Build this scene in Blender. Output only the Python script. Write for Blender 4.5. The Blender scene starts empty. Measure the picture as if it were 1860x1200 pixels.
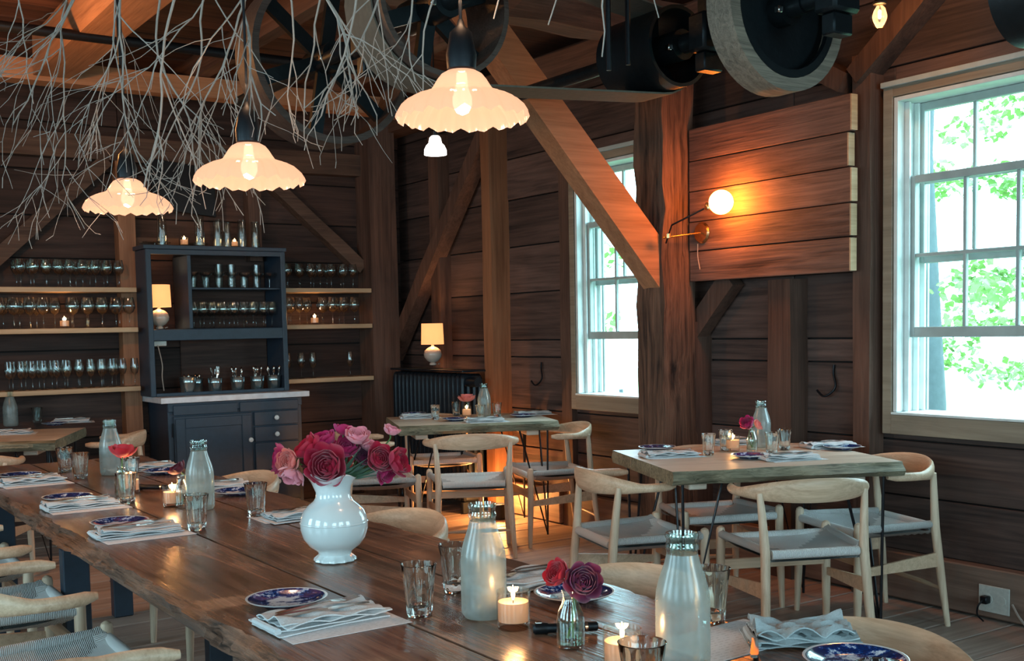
import bpy, math, random
from mathutils import Vector, Matrix, Euler
R = random.Random(7)
PI = math.pi
C = bpy.context.scene.collection
sc = bpy.context.scene

# ------------------------------------------------------------------ camera
F, CX, CY, H = 2050.0, 930.0, 738.56, 1.34
YAW, PIT, ROL = math.radians(34.047), math.radians(3.943), math.radians(-1.1284)
_f = Vector((math.sin(YAW)*math.cos(PIT), math.cos(YAW)*math.cos(PIT), -math.sin(PIT)))
_r = Vector((math.cos(YAW), -math.sin(YAW), 0)); _u = _r.cross(_f)
_r, _u = _r*math.cos(ROL)+_u*math.sin(ROL), -_r*math.sin(ROL)+_u*math.cos(ROL)
cam = bpy.data.objects.new('camera', bpy.data.cameras.new('camera')); C.objects.link(cam)
m = Matrix((_r, _u, -_f)).transposed().to_4x4(); m.translation = (0, 0, H)
cam.matrix_world = m
cam.data.sensor_width = 36; cam.data.lens = F/1860*36
cam.data.shift_y = (CY-600)/1860; cam.data.shift_x = 0
cam.data.clip_start = .05; cam.data.clip_end = 200
sc.camera = cam
O = Vector((0, 0, H))
def ray(x, y): return _f+_r*((x-CX)/F)-_u*((y-CY)/F)
def atz(x, y, z): d = ray(x, y); return O+d*((z-H)/d.z)
def atx(x, y, X): d = ray(x, y); return O+d*(X/d.x)
def aty(x, y, Y): d = ray(x, y); return O+d*(Y/d.y)

# ------------------------------------------------------------------ exposure, world, lights
sc.view_settings.view_transform = 'Standard'; sc.view_settings.look = 'None'
sc.view_settings.gamma = 1; sc.view_settings.exposure = 0.28
sc.view_settings.use_curve_mapping = False
SKY = 10.0
w = bpy.data.worlds.new('sky'); sc.world = w; w.use_nodes = True
nt = w.node_tree; nt.nodes.clear()
bg = nt.nodes.new('ShaderNodeBackground'); wo = nt.nodes.new('ShaderNodeOutputWorld')
bg.inputs[0].default_value = (.52, .86, 1.0, 1); bg.inputs[1].default_value = SKY
nt.links.new(bg.outputs[0], wo.inputs[0])
def portal(loc, rot, sx, sy):
    l = bpy.data.lights.new('window_portal', 'AREA'); l.shape = 'RECTANGLE'; l.size = sx; l.size_y = sy
    l.cycles.is_portal = True
    o = bpy.data.objects.new('window_portal', l); C.objects.link(o); o.location = loc; o.rotation_euler = rot
def point(name, loc, power, color, rad=.03):
    l = bpy.data.lights.new(name, 'POINT'); l.energy = power; l.color = color; l.shadow_soft_size = rad
    o = bpy.data.objects.new(name, l); C.objects.link(o); o.location = loc; return o
cy = sc.cycles
cy.max_bounces = 10; cy.diffuse_bounces = 4; cy.glossy_bounces = 4; cy.transmission_bounces = 8; cy.transparent_max_bounces = 24
cy.caustics_reflective = False; cy.caustics_refractive = False; cy.sample_clamp_indirect = 4
WARM = (1, .58, .32)

# ------------------------------------------------------------------ materials
def newmat(name):
    m = bpy.data.materials.new(name); m.use_nodes = True
    return m, m.node_tree, m.node_tree.nodes['Principled BSDF']
def plain(name, col, rough=.5, metal=0, bump=0, bscale=60, spec=.5, sheen=0, coat=0):
    m, t, p = newmat(name)
    p.inputs['Roughness'].default_value = rough; p.inputs['Metallic'].default_value = metal
    p.inputs['Specular IOR Level'].default_value = spec; p.inputs['Coat Weight'].default_value = coat
    if sheen: p.inputs['Sheen Weight'].default_value = sheen
    tc = t.nodes.new('ShaderNodeTexCoord'); n = t.nodes.new('ShaderNodeTexNoise'); n.inputs['Scale'].default_value = bscale
    n.inputs['Detail'].default_value = 4
    t.links.new(tc.outputs['Object'], n.inputs['Vector'])
    r = t.nodes.new('ShaderNodeValToRGB')
    k = .82
    r.color_ramp.elements[0].position = .3; r.color_ramp.elements[1].position = .7
    r.color_ramp.elements[0].color = (col[0]*k, col[1]*k, col[2]*k, 1); r.color_ramp.elements[1].color = (*col, 1)
    t.links.new(n.outputs['Fac'], r.inputs['Fac']); t.links.new(r.outputs['Color'], p.inputs['Base Color'])
    if bump:
        b = t.nodes.new('ShaderNodeBump'); b.inputs['Strength'].default_value = bump; b.inputs['Distance'].default_value = .004
        t.links.new(n.outputs['Fac'], b.inputs['Height']); t.links.new(b.outputs['Normal'], p.inputs['Normal'])
    return m
def wood(name, dark, light, axis='X', scale=1.0, rough=.6, bump=.35, contrast=1.0, vary=.35, spec=.4, coat=0, grain=1.0):
    m, t, p = newmat(name); N = t.nodes.new; L = t.links.new
    tc = N('ShaderNodeTexCoord'); oi = N('ShaderNodeObjectInfo')
    off = N('ShaderNodeVectorMath'); off.operation = 'SCALE'; off.inputs['Scale'].default_value = 37
    cmb = N('ShaderNodeCombineXYZ')
    for i in range(3): L(oi.outputs['Random'], cmb.inputs[i])
    L(cmb.outputs[0], off.inputs[0])
    add = N('ShaderNodeVectorMath'); add.operation = 'ADD'; L(tc.outputs['Object'], add.inputs[0]); L(off.outputs[0], add.inputs[1])
    mp = N('ShaderNodeMapping'); s = [14*scale]*3; s['XYZ'.index(axis)] = 1.1*scale; mp.inputs['Scale'].default_value = s
    L(add.outputs[0], mp.inputs['Vector'])
    n1 = N('ShaderNodeTexNoise'); n1.inputs['Scale'].default_value = 1.0; n1.inputs['Detail'].default_value = 7; n1.inputs['Roughness'].default_value = .62; n1.inputs['Distortion'].default_value = 1.1
    L(mp.outputs[0], n1.inputs['Vector'])
    n2 = N('ShaderNodeTexNoise'); n2.inputs['Scale'].default_value = 1.6*scale; n2.inputs['Detail'].default_value = 3
    L(add.outputs[0], n2.inputs['Vector'])
    mp3 = N('ShaderNodeMapping'); s = [90*scale*grain]*3; s['XYZ'.index(axis)] = 2.5*scale; mp3.inputs['Scale'].default_value = s
    L(add.outputs[0], mp3.inputs['Vector'])
    n3 = N('ShaderNodeTexNoise'); n3.inputs['Scale'].default_value = 1.0; n3.inputs['Detail'].default_value = 3; L(mp3.outputs[0], n3.inputs['Vector'])
    mx = N('ShaderNodeMath'); mx.operation = 'MULTIPLY_ADD'; L(n3.outputs['Fac'], mx.inputs[0]); mx.inputs[1].default_value = .45; 
    L(n1.outputs['Fac'], mx.inputs[2])
    mx2 = N('ShaderNodeMath'); mx2.operation = 'MULTIPLY_ADD'; L(n2.outputs['Fac'], mx2.inputs[0]); mx2.inputs[1].default_value = .5; L(mx.outputs[0], mx2.inputs[2])
    r = N('ShaderNodeValToRGB'); e = r.color_ramp.elements
    c0 = .975-.22/contrast; c1 = .975+.22/contrast
    e[0].position = max(0, c0-.3); e[1].position = min(1, c1-.1)
    e[0].color = (*dark, 1); e[1].color = (*light, 1)
    sub = N('ShaderNodeMath'); sub.operation = 'SUBTRACT'; L(mx2.outputs[0], sub.inputs[0]); sub.inputs[1].default_value = .17
    L(sub.outputs[0], r.inputs['Fac'])
    hs = N('ShaderNodeHueSaturation'); mr = N('ShaderNodeMapRange'); mr.inputs['To Min'].default_value = 1-vary; mr.inputs['To Max'].default_value = 1+vary
    L(oi.outputs['Random'], mr.inputs['Value']); L(mr.outputs[0], hs.inputs['Value']); L(r.outputs['Color'], hs.inputs['Color'])
    L(hs.outputs[0], p.inputs['Base Color'])
    p.inputs['Roughness'].default_value = rough; p.inputs['Specular IOR Level'].default_value = spec; p.inputs['Coat Weight'].default_value = coat
    p.inputs['Coat Roughness'].default_value = .2
    b = N('ShaderNodeBump'); b.inputs['Strength'].default_value = bump; b.inputs['Distance'].default_value = .006
    L(mx.outputs[0], b.inputs['Height']); L(b.outputs['Normal'], p.inputs['Normal'])
    return m
def emit(name, col, st):
    m, t, p = newmat(name); t.nodes.remove(p)
    e = t.nodes.new('ShaderNodeEmission'); e.inputs[0].default_value = (*col, 1); e.inputs[1].default_value = st
    t.links.new(e.outputs[0], t.nodes['Material Output'].inputs[0]); return m
def clearglass(name, tint=(.97, 1, .99), lo=.05, hi=.75, rough=.02, power=2.2):
    m, t, p = newmat(name); t.nodes.remove(p); N = t.nodes.new; L = t.links.new
    tr = N('ShaderNodeBsdfTransparent'); tr.inputs[0].default_value = (*tint, 1)
    gl = N('ShaderNodeBsdfGlossy'); gl.inputs['Roughness'].default_value = rough
    lw = N('ShaderNodeLayerWeight'); lw.inputs[0].default_value = .5
    pw = N('ShaderNodeMath'); pw.operation = 'POWER'; L(lw.outputs['Facing'], pw.inputs[0]); pw.inputs[1].default_value = power
    mr = N('ShaderNodeMapRange'); mr.inputs['To Min'].default_value = lo; mr.inputs['To Max'].default_value = hi
    L(pw.outputs[0], mr.inputs['Value'])
    mix = N('ShaderNodeMixShader'); L(mr.outputs[0], mix.inputs[0]); L(tr.outputs[0], mix.inputs[1]); L(gl.outputs[0], mix.inputs[2])
    L(mix.outputs[0], t.nodes['Material Output'].inputs[0]); return m
def mixmat(name, col, trans=.4, translu=.6, rough=.3, gloss=.12, tint=(1, 1, 1), em=0, emc=None, nz=0):
    """milky sheet: transparent + (diffuse/translucent) + glossy"""
    m, t, p = newmat(name); t.nodes.remove(p); N = t.nodes.new; L = t.links.new
    tr = N('ShaderNodeBsdfTransparent'); tr.inputs[0].default_value = (*tint, 1)
    d = N('ShaderNodeBsdfDiffuse'); d.inputs[0].default_value = (*col, 1)
    tl = N('ShaderNodeBsdfTranslucent'); tl.inputs[0].default_value = (*col, 1)
    a = N('ShaderNodeMixShader'); a.inputs[0].default_value = translu; L(d.outputs[0], a.inputs[1]); L(tl.outputs[0], a.inputs[2])
    b = N('ShaderNodeMixShader'); b.inputs[0].default_value = trans; L(a.outputs[0], b.inputs[1]); L(tr.outputs[0], b.inputs[2])
    if nz:
        tc = N('ShaderNodeTexCoord'); n = N('ShaderNodeTexNoise'); n.inputs['Scale'].default_value = 25; L(tc.outputs['Object'], n.inputs[0])
        mr = N('ShaderNodeMapRange'); mr.inputs['From Min'].default_value = .3; mr.inputs['From Max'].default_value = .7
        mr.inputs['To Min'].default_value = trans-nz; mr.inputs['To Max'].default_value = trans+nz
        L(n.outputs['Fac'], mr.inputs['Value']); L(mr.outputs[0], b.inputs[0])
    g = N('ShaderNodeBsdfGlossy'); g.inputs['Roughness'].default_value = rough
    lw = N('ShaderNodeLayerWeight'); lw.inputs[0].default_value = .4
    mr = N('ShaderNodeMapRange'); mr.inputs['To Min'].default_value = gloss*.5; mr.inputs['To Max'].default_value = min(1, gloss*4)
    L(lw.outputs['Facing'], mr.inputs['Value'])
    c = N('ShaderNodeMixShader'); L(mr.outputs[0], c.inputs[0]); L(b.outputs[0], c.inputs[1]); L(g.outputs[0], c.inputs[2])
    last = c
    if em:
        e = N('ShaderNodeEmission'); e.inputs[0].default_value = (*(emc or col), 1); e.inputs[1].default_value = em
        ad = N('ShaderNodeAddShader'); L(c.outputs[0], ad.inputs[0]); L(e.outputs[0], ad.inputs[1]); last = ad
    L(last.outputs[0], t.nodes['Material Output'].inputs[0]); return m

M = {}
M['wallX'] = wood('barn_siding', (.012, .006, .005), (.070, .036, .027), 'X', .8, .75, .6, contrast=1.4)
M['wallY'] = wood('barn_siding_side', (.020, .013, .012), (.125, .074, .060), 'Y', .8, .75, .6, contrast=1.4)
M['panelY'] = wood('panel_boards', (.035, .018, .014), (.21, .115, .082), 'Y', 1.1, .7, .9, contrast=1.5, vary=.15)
M['ceil'] = wood('ceiling_boards', (.04, .016, .010), (.16, .066, .038), 'X', .8, .8, .4)
M['timberZ'] = wood('timber_upright', (.03, .015, .011), (.135, .070, .048), 'Z', .9, .75, .6, vary=.2)
M['timberX'] = wood('timber_cross', (.022, .011, .008), (.14, .078, .052), 'X', .9, .75, .6, vary=.2)
M['timberY'] = wood('timber_long', (.03, .015, .010), (.16, .08, .05), 'Y', .9, .75, .6, vary=.2)
M['brace'] = wood('brace_wood', (.22, .095, .045), (.46, .22, .11), 'X', .9, .6, .4, vary=.1)  # orange lamplight put into the colour of brace and cross beam
M['beamY'] = wood('lamplit_beam_wood', (.22, .095, .045), (.46, .22, .11), 'Y', .9, .6, .4, vary=.1)  # same brightened orange along Y, painting the lamp glow onto the long beam
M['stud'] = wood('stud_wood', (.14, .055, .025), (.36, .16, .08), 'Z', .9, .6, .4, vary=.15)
M['floor'] = wood('floor_boards', (.19, .13, .10), (.50, .38, .32), 'X', .8, .5, .35, vary=.12)
M['dark'] = plain('shadow_backing', (.012, .009, .008), .9)
M['base'] = wood('baseboard_wood', (.12, .07, .05), (.26, .17, .13), 'Y', .8, .6, .3, vary=.05)
M['tan'] = wood('window_casing', (.17, .13, .09), (.32, .26, .19), 'Y', .9, .5, .2, vary=.05)
M['white'] = plain('white_paint', (.72, .76, .74), .45, bscale=12)
M['sash'] = plain('sash_paint', (.42, .48, .46), .5, bscale=12)
M['table'] = wood('long_table_top', (.018, .007, .005), (.27, .135, .085), 'Y', 1.5, .24, .25, contrast=1.7, vary=.10, spec=.6)
M['bark'] = wood('live_edge', (.010, .005, .004), (.26, .13, .085), 'Y', 3.4, .4, 1.0, contrast=1.9, vary=.05)
M['ash'] = wood('ash_wood', (.48, .33, .22), (.78, .60, .44), 'Z', 2.2, .45, .1, vary=.04)
M['ashX'] = wood('ash_rail', (.42, .26, .16), (.72, .51, .35), 'X', 2.0, .4, .1, vary=.06)
M['tabS'] = wood('small_table_top', (.34, .24, .17), (.70, .58, .46), 'X', 1.3, .4, .25, vary=.04)
M['tabE'] = wood('small_table_edge', (.035, .035, .018), (.34, .29, .19), 'X', 4, .6, 1.0, contrast=1.6, vary=.04)
M['shelf'] = wood('shelf_board', (.36, .22, .12), (.62, .43, .26), 'X', 1.2, .6, .2, vary=.1)
M['navy'] = plain('navy_paint', (.030, .050, .078), .42, bump=.1, bscale=30)
M['marble'] = plain('zinc_counter', (.78, .80, .84), .3, bscale=20)
M['black'] = plain('black_iron', (.012, .014, .018), .42, .6, bump=.2, bscale=50)
M['rad'] = plain('radiator_paint', (.012, .018, .026), .35, .3, bump=.1)
M['iron'] = plain('dark_cast_iron', (.018, .024, .028), .45, .7, bump=.4, bscale=30)
M['rust'] = wood('worn_wood_rim', (.045, .035, .03), (.30, .24, .18), 'X', 2.5, .55, .6, vary=.1)
M['rim2'] = wood('dark_wood_rim', (.02, .013, .011), (.075, .05, .04), 'X', 2.5, .5, .6, vary=.1)
M['belt'] = plain('old_leather_belt', (.11, .095, .072), .8, bump=.5, bscale=40)
M['ceramic'] = plain('white_ceramic', (.80, .82, .81), .12, coat=.6, bscale=3)
M['cream'] = plain('cream_ceramic', (.62, .50, .42), .2, coat=.5, bscale=3)
M['linen'] = plain('white_linen', (.66, .67, .68), .9, bump=.3, bscale=350)
M['linen_gray'] = plain('grey_linen', (.42, .46, .47), .9, bump=.3, bscale=350)
M['silver'] = plain('polished_steel', (.62, .58, .54), .2, 1)
M['gold'] = plain('brass', (.65, .42, .2), .25, 1)
M['pail'] = plain('galvanised_steel', (.50, .60, .62), .25, .95, bump=.1)
M['branch'] = plain('dry_branch', (.36, .32, .285), .8, bump=.5, bscale=40)
M['wire'] = plain('black_steel_rod', (.02, .02, .024), .35, .5)
M['frost'] = mixmat('frosted_bottle', (.46, .54, .54), .50, .5, .25, .07, (.9, 1, .98), nz=.1)
M['neck'] = clearglass('bottle_neck_glass', (.85, .93, .9), .12, .8)
M['glass'] = clearglass('clear_glass', (.95, .98, .97), .06, .85, power=1.8)
def realglass(name, col, rough=.0):
    m, t, p = newmat(name); t.nodes.remove(p); N = t.nodes.new
    g = N('ShaderNodeBsdfGlass'); g.inputs['Color'].default_value = (*col, 1); g.inputs['Roughness'].default_value = rough; g.inputs['IOR'].default_value = 1.45
    t.links.new(g.outputs[0], t.nodes['Material Output'].inputs[0]); return m
M['tumbler'] = realglass('fluted_tumbler_glass', (.98, 1, .99))
M['wine'] = clearglass('thin_wine_glass', (.97, .99, .98), .07, 1.0, power=1.7)
M['jar'] = clearglass('votive_glass', (1, .97, .93), .05, .6)
M['water'] = clearglass('vase_water', (.85, .92, .86), .08, .5)
M['pane'] = clearglass('window_pane', (.97, 1, .99), .02, .5, power=4)
M['wax'] = mixmat('candle_wax', (.95, .80, .68), .0, .75, .3, .05)
M['flame'] = emit('candle_flame', (1, .72, .36), 14)
M['shade'] = mixmat('milk_glass_shade', (.20, .14, .11), .04, .35, .12, .06, em=.66, emc=(1, .50, .31))
M['bulb'] = emit('lit_bulb', (1, .78, .52), 9)
M['lampshade'] = mixmat('linen_lampshade', (.45, .30, .2), .0, .5, .8, .02, em=.75, emc=(1, .44, .17))
M['globe'] = emit('sconce_globe', (1, .25, .03), 100)
M['whiteglobe'] = emit('white_opal_shade', (1, .93, .84), 5)
M['stem'] = plain('green_stem', (.10, .22, .06), .5)
M['leaf'] = plain('dark_leaf', (.03, .08, .035), .5)
M['plastic'] = plain('cream_plastic', (.6, .6, .55), .4)
M['cord'] = plain('pale_cord', (.38, .34, .3), .6)

def plate_mat():
    m, t, p = newmat('blue_transfer_plate'); N = t.nodes.new; L = t.links.new
    tc = N('ShaderNodeTexCoord'); sp = N('ShaderNodeSeparateXYZ'); L(tc.outputs['Object'], sp.inputs[0])
    cb = N('ShaderNodeCombineXYZ'); L(sp.outputs[0], cb.inputs[0]); L(sp.outputs[1], cb.inputs[1])
    ln = N('ShaderNodeVectorMath'); ln.operation = 'LENGTH'; L(cb.outputs[0], ln.inputs[0])
    n = N('ShaderNodeTexNoise'); n.inputs['Scale'].default_value = 42; n.inputs['Detail'].default_value = 6; n.inputs['Roughness'].default_value = .75
    L(tc.outputs['Object'], n.inputs['Vector'])
    # more white in the middle scene, dense blue on the border
    mr = N('ShaderNodeMapRange'); L(ln.outputs['Value'], mr.inputs['Value'])
    mr.inputs['From Min'].default_value = .035; mr.inputs['From Max'].default_value = .06; mr.inputs['To Min'].default_value = .07; mr.inputs['To Max'].default_value = -.06
    ad = N('ShaderNodeMath'); ad.operation = 'ADD'; L(n.outputs['Fac'], ad.inputs[0]); L(mr.outputs[0], ad.inputs[1])
    r = N('ShaderNodeValToRGB'); e = r.color_ramp.elements; e[0].position = .50; e[0].color = (.004, .055, .25, 1); e[1].position = .58; e[1].color = (.7, .76, .85, 1)
    k = e.new(.44); k.color = (.003, .02, .10, 1)
    L(ad.outputs[0], r.inputs['Fac'])
    gt = N('ShaderNodeMath'); gt.operation = 'GREATER_THAN'; L(ln.outputs['Value'], gt.inputs[0]); gt.inputs[1].default_value = .083
    mix = N('ShaderNodeMixRGB'); L(gt.outputs[0], mix.inputs[0]); L(r.outputs[0], mix.inputs[1]); mix.inputs[2].default_value = (.75, .78, .8, 1)
    L(mix.outputs[0], p.inputs['Base Color']); p.inputs['Roughness'].default_value = .12; p.inputs['Coat Weight'].default_value = .5
    return m
M['plate'] = plate_mat()
def paper_mat():
    m, t, p = newmat('printed_menu'); N = t.nodes.new; L = t.links.new
    tc = N('ShaderNodeTexCoord'); sp = N('ShaderNodeSeparateXYZ'); L(tc.outputs['Object'], sp.inputs[0])
    wv = N('ShaderNodeMath'); wv.operation = 'MULTIPLY'; wv.inputs[1].default_value = 90; L(sp.outputs[1], wv.inputs[0])
    fr = N('ShaderNodeMath'); fr.operation = 'FRACT'; L(wv.outputs[0], fr.inputs[0])
    lt = N('ShaderNodeMath'); lt.operation = 'LESS_THAN'; lt.inputs[1].default_value = .3; L(fr.outputs[0], lt.inputs[0])
    mp = N('ShaderNodeMapping'); mp.inputs['Scale'].default_value = (90, 90, 1); L(tc.outputs['Object'], mp.inputs[0])
    n = N('ShaderNodeTexNoise'); n.inputs['Scale'].default_value = 1; L(mp.outputs[0], n.inputs[0])
    gt = N('ShaderNodeMath'); gt.operation = 'GREATER_THAN'; gt.inputs[1].default_value = .5; L(n.outputs['Fac'], gt.inputs[0])
    mu = N('ShaderNodeMath'); mu.operation = 'MULTIPLY'; L(lt.outputs[0], mu.inputs[0]); L(gt.outputs[0], mu.inputs[1])
    mu2 = N('ShaderNodeMath'); mu2.operation = 'MULTIPLY'; L(mu.outputs[0], mu2.inputs[0]); mu2.inputs[1].default_value = .35
    mix = N('ShaderNodeMixRGB'); L(mu2.outputs[0], mix.inputs[0]); mix.inputs[1].default_value = (.74, .74, .76, 1); mix.inputs[2].default_value = (.3, .3, .32, 1)
    L(mix.outputs[0], p.inputs['Base Color']); p.inputs['Roughness'].default_value = .8
    return m
M['paper'] = paper_mat()
def cord_mat(name, axis):
    m, t, p = newmat(name); N = t.nodes.new; L = t.links.new
    tc = N('ShaderNodeTexCoord'); wv = N('ShaderNodeTexWave'); wv.bands_direction = axis; wv.inputs['Scale'].default_value = 60; wv.inputs['Distortion'].default_value = .6
    wv.inputs['Detail'].default_value = 2
    L(tc.outputs['Object'], wv.inputs[0])
    r = N('ShaderNodeValToRGB'); k = 1.0 if axis == 'X' else .66  # side triangles darkened: shading of the woven seat put into the cord colour
    r.color_ramp.elements[0].color = (.62*k, .61*k, .59*k, 1); r.color_ramp.elements[1].color = (.90*k, .89*k, .87*k, 1)
    L(wv.outputs['Fac'], r.inputs[0]); L(r.outputs[0], p.inputs['Base Color']); p.inputs['Roughness'].default_value = .9
    b = N('ShaderNodeBump'); b.inputs['Strength'].default_value = .8; b.inputs['Distance'].default_value = .003
    L(wv.outputs['Fac'], b.inputs['Height']); L(b.outputs[0], p.inputs['Normal']); return m
M['cordX'] = cord_mat('paper_cord_across', 'X'); M['cordY'] = cord_mat('shaded_cord_along', 'Y')
def petal_mat(name, col, edge):
    m, t, p = newmat(name); N = t.nodes.new; L = t.links.new
    lw = N('ShaderNodeLayerWeight'); lw.inputs[0].default_value = .45
    mix = N('ShaderNodeMixRGB'); L(lw.outputs['Facing'], mix.inputs[0]); mix.inputs[1].default_value = (*col, 1); mix.inputs[2].default_value = (*edge, 1)
    tl = N('ShaderNodeBsdfTranslucent'); L(mix.outputs[0], tl.inputs[0]); L(mix.outputs[0], p.inputs['Base Color'])
    p.inputs['Roughness'].default_value = .55; p.inputs['Sheen Weight'].default_value = .3
    ms = N('ShaderNodeMixShader'); ms.inputs[0].default_value = .3; L(p.outputs[0], ms.inputs[1]); L(tl.outputs[0], ms.inputs[2])
    L(ms.outputs[0], t.nodes['Material Output'].inputs[0]); return m
PET = {'crimson': petal_mat('crimson_petal', (.46, .004, .035), (.58, .02, .09)),
       'magenta': petal_mat('magenta_petal', (.46, .008, .10), (.62, .04, .20)),
       'pink': petal_mat('pink_petal', (.80, .28, .36), (.95, .5, .55)),
       'coral': petal_mat('coral_petal', (.80, .20, .18), (.95, .42, .35)),
       'burgundy': petal_mat('burgundy_petal', (.10, .006, .02), (.22, .02, .06)),
       'purple': petal_mat('purple_petal', (.13, .008, .05), (.34, .03, .14)),
       'red': petal_mat('red_petal', (.55, .01, .03), (.8, .06, .08))}

# ------------------------------------------------------------------ mesh helpers
class MB:
    def __init__(s): s.v = []; s.f = []; s.mi = []
    def add(s, vs, fs, mi=0):
        b = len(s.v); s.v += [tuple(v) for v in vs]; s.f += [tuple(i+b for i in f) for f in fs]; s.mi += [mi]*len(fs); return s
    def hexa(s, p, mi=0):
        return s.add(p, [(0, 3, 2, 1), (4, 5, 6, 7), (0, 1, 5, 4), (1, 2, 6, 5), (2, 3, 7, 6), (3, 0, 4, 7)], mi)
    def box(s, x0, x1, y0, y1, z0, z1, mi=0, rot=None, c=None):
        p = [(x0, y0, z0), (x1, y0, z0), (x1, y1, z0), (x0, y1, z0), (x0, y0, z1), (x1, y0, z1), (x1, y1, z1), (x0, y1, z1)]
        if rot is not None:
            c = Vector(c or (0, 0, 0)); p = [tuple(rot@(Vector(q)-c)+c) for q in p]
        return s.hexa(p, mi)
    def cbox(s, x0, x1, y0, y1, z0, z1, b=.004, mi=0):
        """chamfered box"""
        X = (x0, x1); Y = (y0, y1); Z = (z0, z1); vs = []; idx = {}
        for i in range(2):
            for j in range(2):
                for k in range(2):
                    sx, sy, sz = (1, -1)[i], (1, -1)[j], (1, -1)[k]
                    for a, d in (('x', (0, sy*b, sz*b)), ('y', (sx*b, 0, sz*b)), ('z', (sx*b, sy*b, 0))):
                        idx[i, j, k, a] = len(vs); vs.append((X[i]+d[0], Y[j]+d[1], Z[k]+d[2]))
        fs = []
        I = lambda i, j, k, a: idx[i, j, k, a]
        for i in range(2): fs.append([I(i, 0, 0, 'x'), I(i, 1, 0, 'x'), I(i, 1, 1, 'x'), I(i, 0, 1, 'x')][::(1 if i else -1)])
        for j in range(2): fs.append([I(0, j, 0, 'y'), I(1, j, 0, 'y'), I(1, j, 1, 'y'), I(0, j, 1, 'y')][::(-1 if j else 1)])
        for k in range(2): fs.append([I(0, 0, k, 'z'), I(1, 0, k, 'z'), I(1, 1, k, 'z'), I(0, 1, k, 'z')][::(1 if k else -1)])
        for i in range(2):
            for j in range(2): fs.append([I(i, j, 0, 'x'), I(i, j, 1, 'x'), I(i, j, 1, 'y'), I(i, j, 0, 'y')][::(1 if (i+j) % 2 else -1)])
            for k in range(2): fs.append([I(i, 0, k, 'x'), I(i, 1, k, 'x'), I(i, 1, k, 'z'), I(i, 0, k, 'z')][::(-1 if (i+k) % 2 else 1)])
        for j in range(2):
            for k in range(2): fs.append([I(0, j, k, 'y'), I(1, j, k, 'y'), I(1, j, k, 'z'), I(0, j, k, 'z')][::(1 if (j+k) % 2 else -1)])
        for i in range(2):
            for j in range(2):
                for k in range(2): fs.append([I(i, j, k, 'x'), I(i, j, k, 'y'), I(i, j, k, 'z')][::(-1 if (i+j+k) % 2 == 0 else 1)])
        return s.add(vs, [tuple(f) for f in fs], mi)
    def tube(s, pts, rad, n=8, caps=True, mi=0, flat=None):
        pts = [Vector(p) for p in pts]
        if not hasattr(rad, '__len__'): rad = [rad]*len(pts)
        t0 = (pts[1]-pts[0]).normalized(); up = Vector((0, 0, 1)) if abs(t0.z) < .9 else Vector((1, 0, 0))
        a = t0.cross(up).normalized(); vs = []
        for i, p in enumerate(pts):
            t = (pts[min(i+1, len(pts)-1)]-pts[max(i-1, 0)]).normalized()
            a = (a-t*a.dot(t)).normalized(); b = t.cross(a)
            for k in range(n):
                an = 2*PI*k/n; vs.append(p+(a*math.cos(an)+b*math.sin(an))*rad[i])
        fs = [(i*n+k, i*n+(k+1) % n, (i+1)*n+(k+1) % n, (i+1)*n+k) for i in range(len(pts)-1) for k in range(n)]
        if caps: fs += [tuple(range(n))[::-1], tuple((len(pts)-1)*n+k for k in range(n))]
        return s.add(vs, fs, mi)
    def lathe(s, prof, n=24, mod=None, mi=0, c=(0, 0, 0), closed=False):
        vs = []
        for i, (r, z) in enumerate(prof):
            for k in range(n):
                an = 2*PI*k/n; rr, zz = r, z
                if mod: rr, zz = mod(i, r, z, an)
                vs.append((c[0]+rr*math.cos(an), c[1]+rr*math.sin(an), c[2]+zz))
        fs = [(i*n+k, i*n+(k+1) % n, (i+1)*n+(k+1) % n, (i+1)*n+k) for i in range(len(prof)-1) for k in range(n)]
        if not closed:
            fs += [tuple(range(n))[::-1], tuple((len(prof)-1)*n+k for k in range(n))]
        return s.add(vs, fs, mi)
    def beam(s, a, b, w, h, up=(0, 0, 1), mi=0, jit=0, seg=1):
        """rectangular bar a->b, w sideways, h along up"""
        a, b = Vector(a), Vector(b); t = (b-a).normalized(); sd = t.cross(Vector(up)).normalized(); u = sd.cross(t)
        vs = []
        for i in range(seg+1):
            p = a.lerp(b, i/seg)
            for x, y in ((-1, -1), (1, -1), (1, 1), (-1, 1)):
                j = (R.uniform(-jit, jit), R.uniform(-jit, jit)) if jit else (0, 0)
                vs.append(p+sd*(x*w/2+j[0])+u*(y*h/2+j[1]))
        fs = [(0, 1, 2, 3), tuple(seg*4+k for k in (3, 2, 1, 0))]
        for i in range(seg):
            for k in range(4): fs.append((i*4+k, (i+1)*4+k, (i+1)*4+(k+1) % 4, i*4+(k+1) % 4))
        return s.add(vs, fs, mi)
    def disc_y(s, c, r, w, n=28, mi=0, inner=0):
        """cylinder or ring with its axis along Y"""
        c = Vector(c); rr = [(inner, -w/2), (r, -w/2), (r, w/2), (inner, w/2)]
        vs = []
        for (q, y) in rr:
            for k in range(n):
                an = 2*PI*k/n; vs.append(c+Vector((q*math.cos(an), y, q*math.sin(an))))
        fs = [(i*n+k, i*n+(k+1) % n, (i+1)*n+(k+1) % n, (i+1)*n+k) for i in range(3) for k in range(n)]
        if inner: fs += [(3*n+k, 3*n+(k+1) % n, (k+1) % n, k) for k in range(n)]
        else: fs += [tuple(range(n))[::-1], tuple(3*n+k for k in range(n))]
        return s.add(vs, fs, mi)
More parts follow.
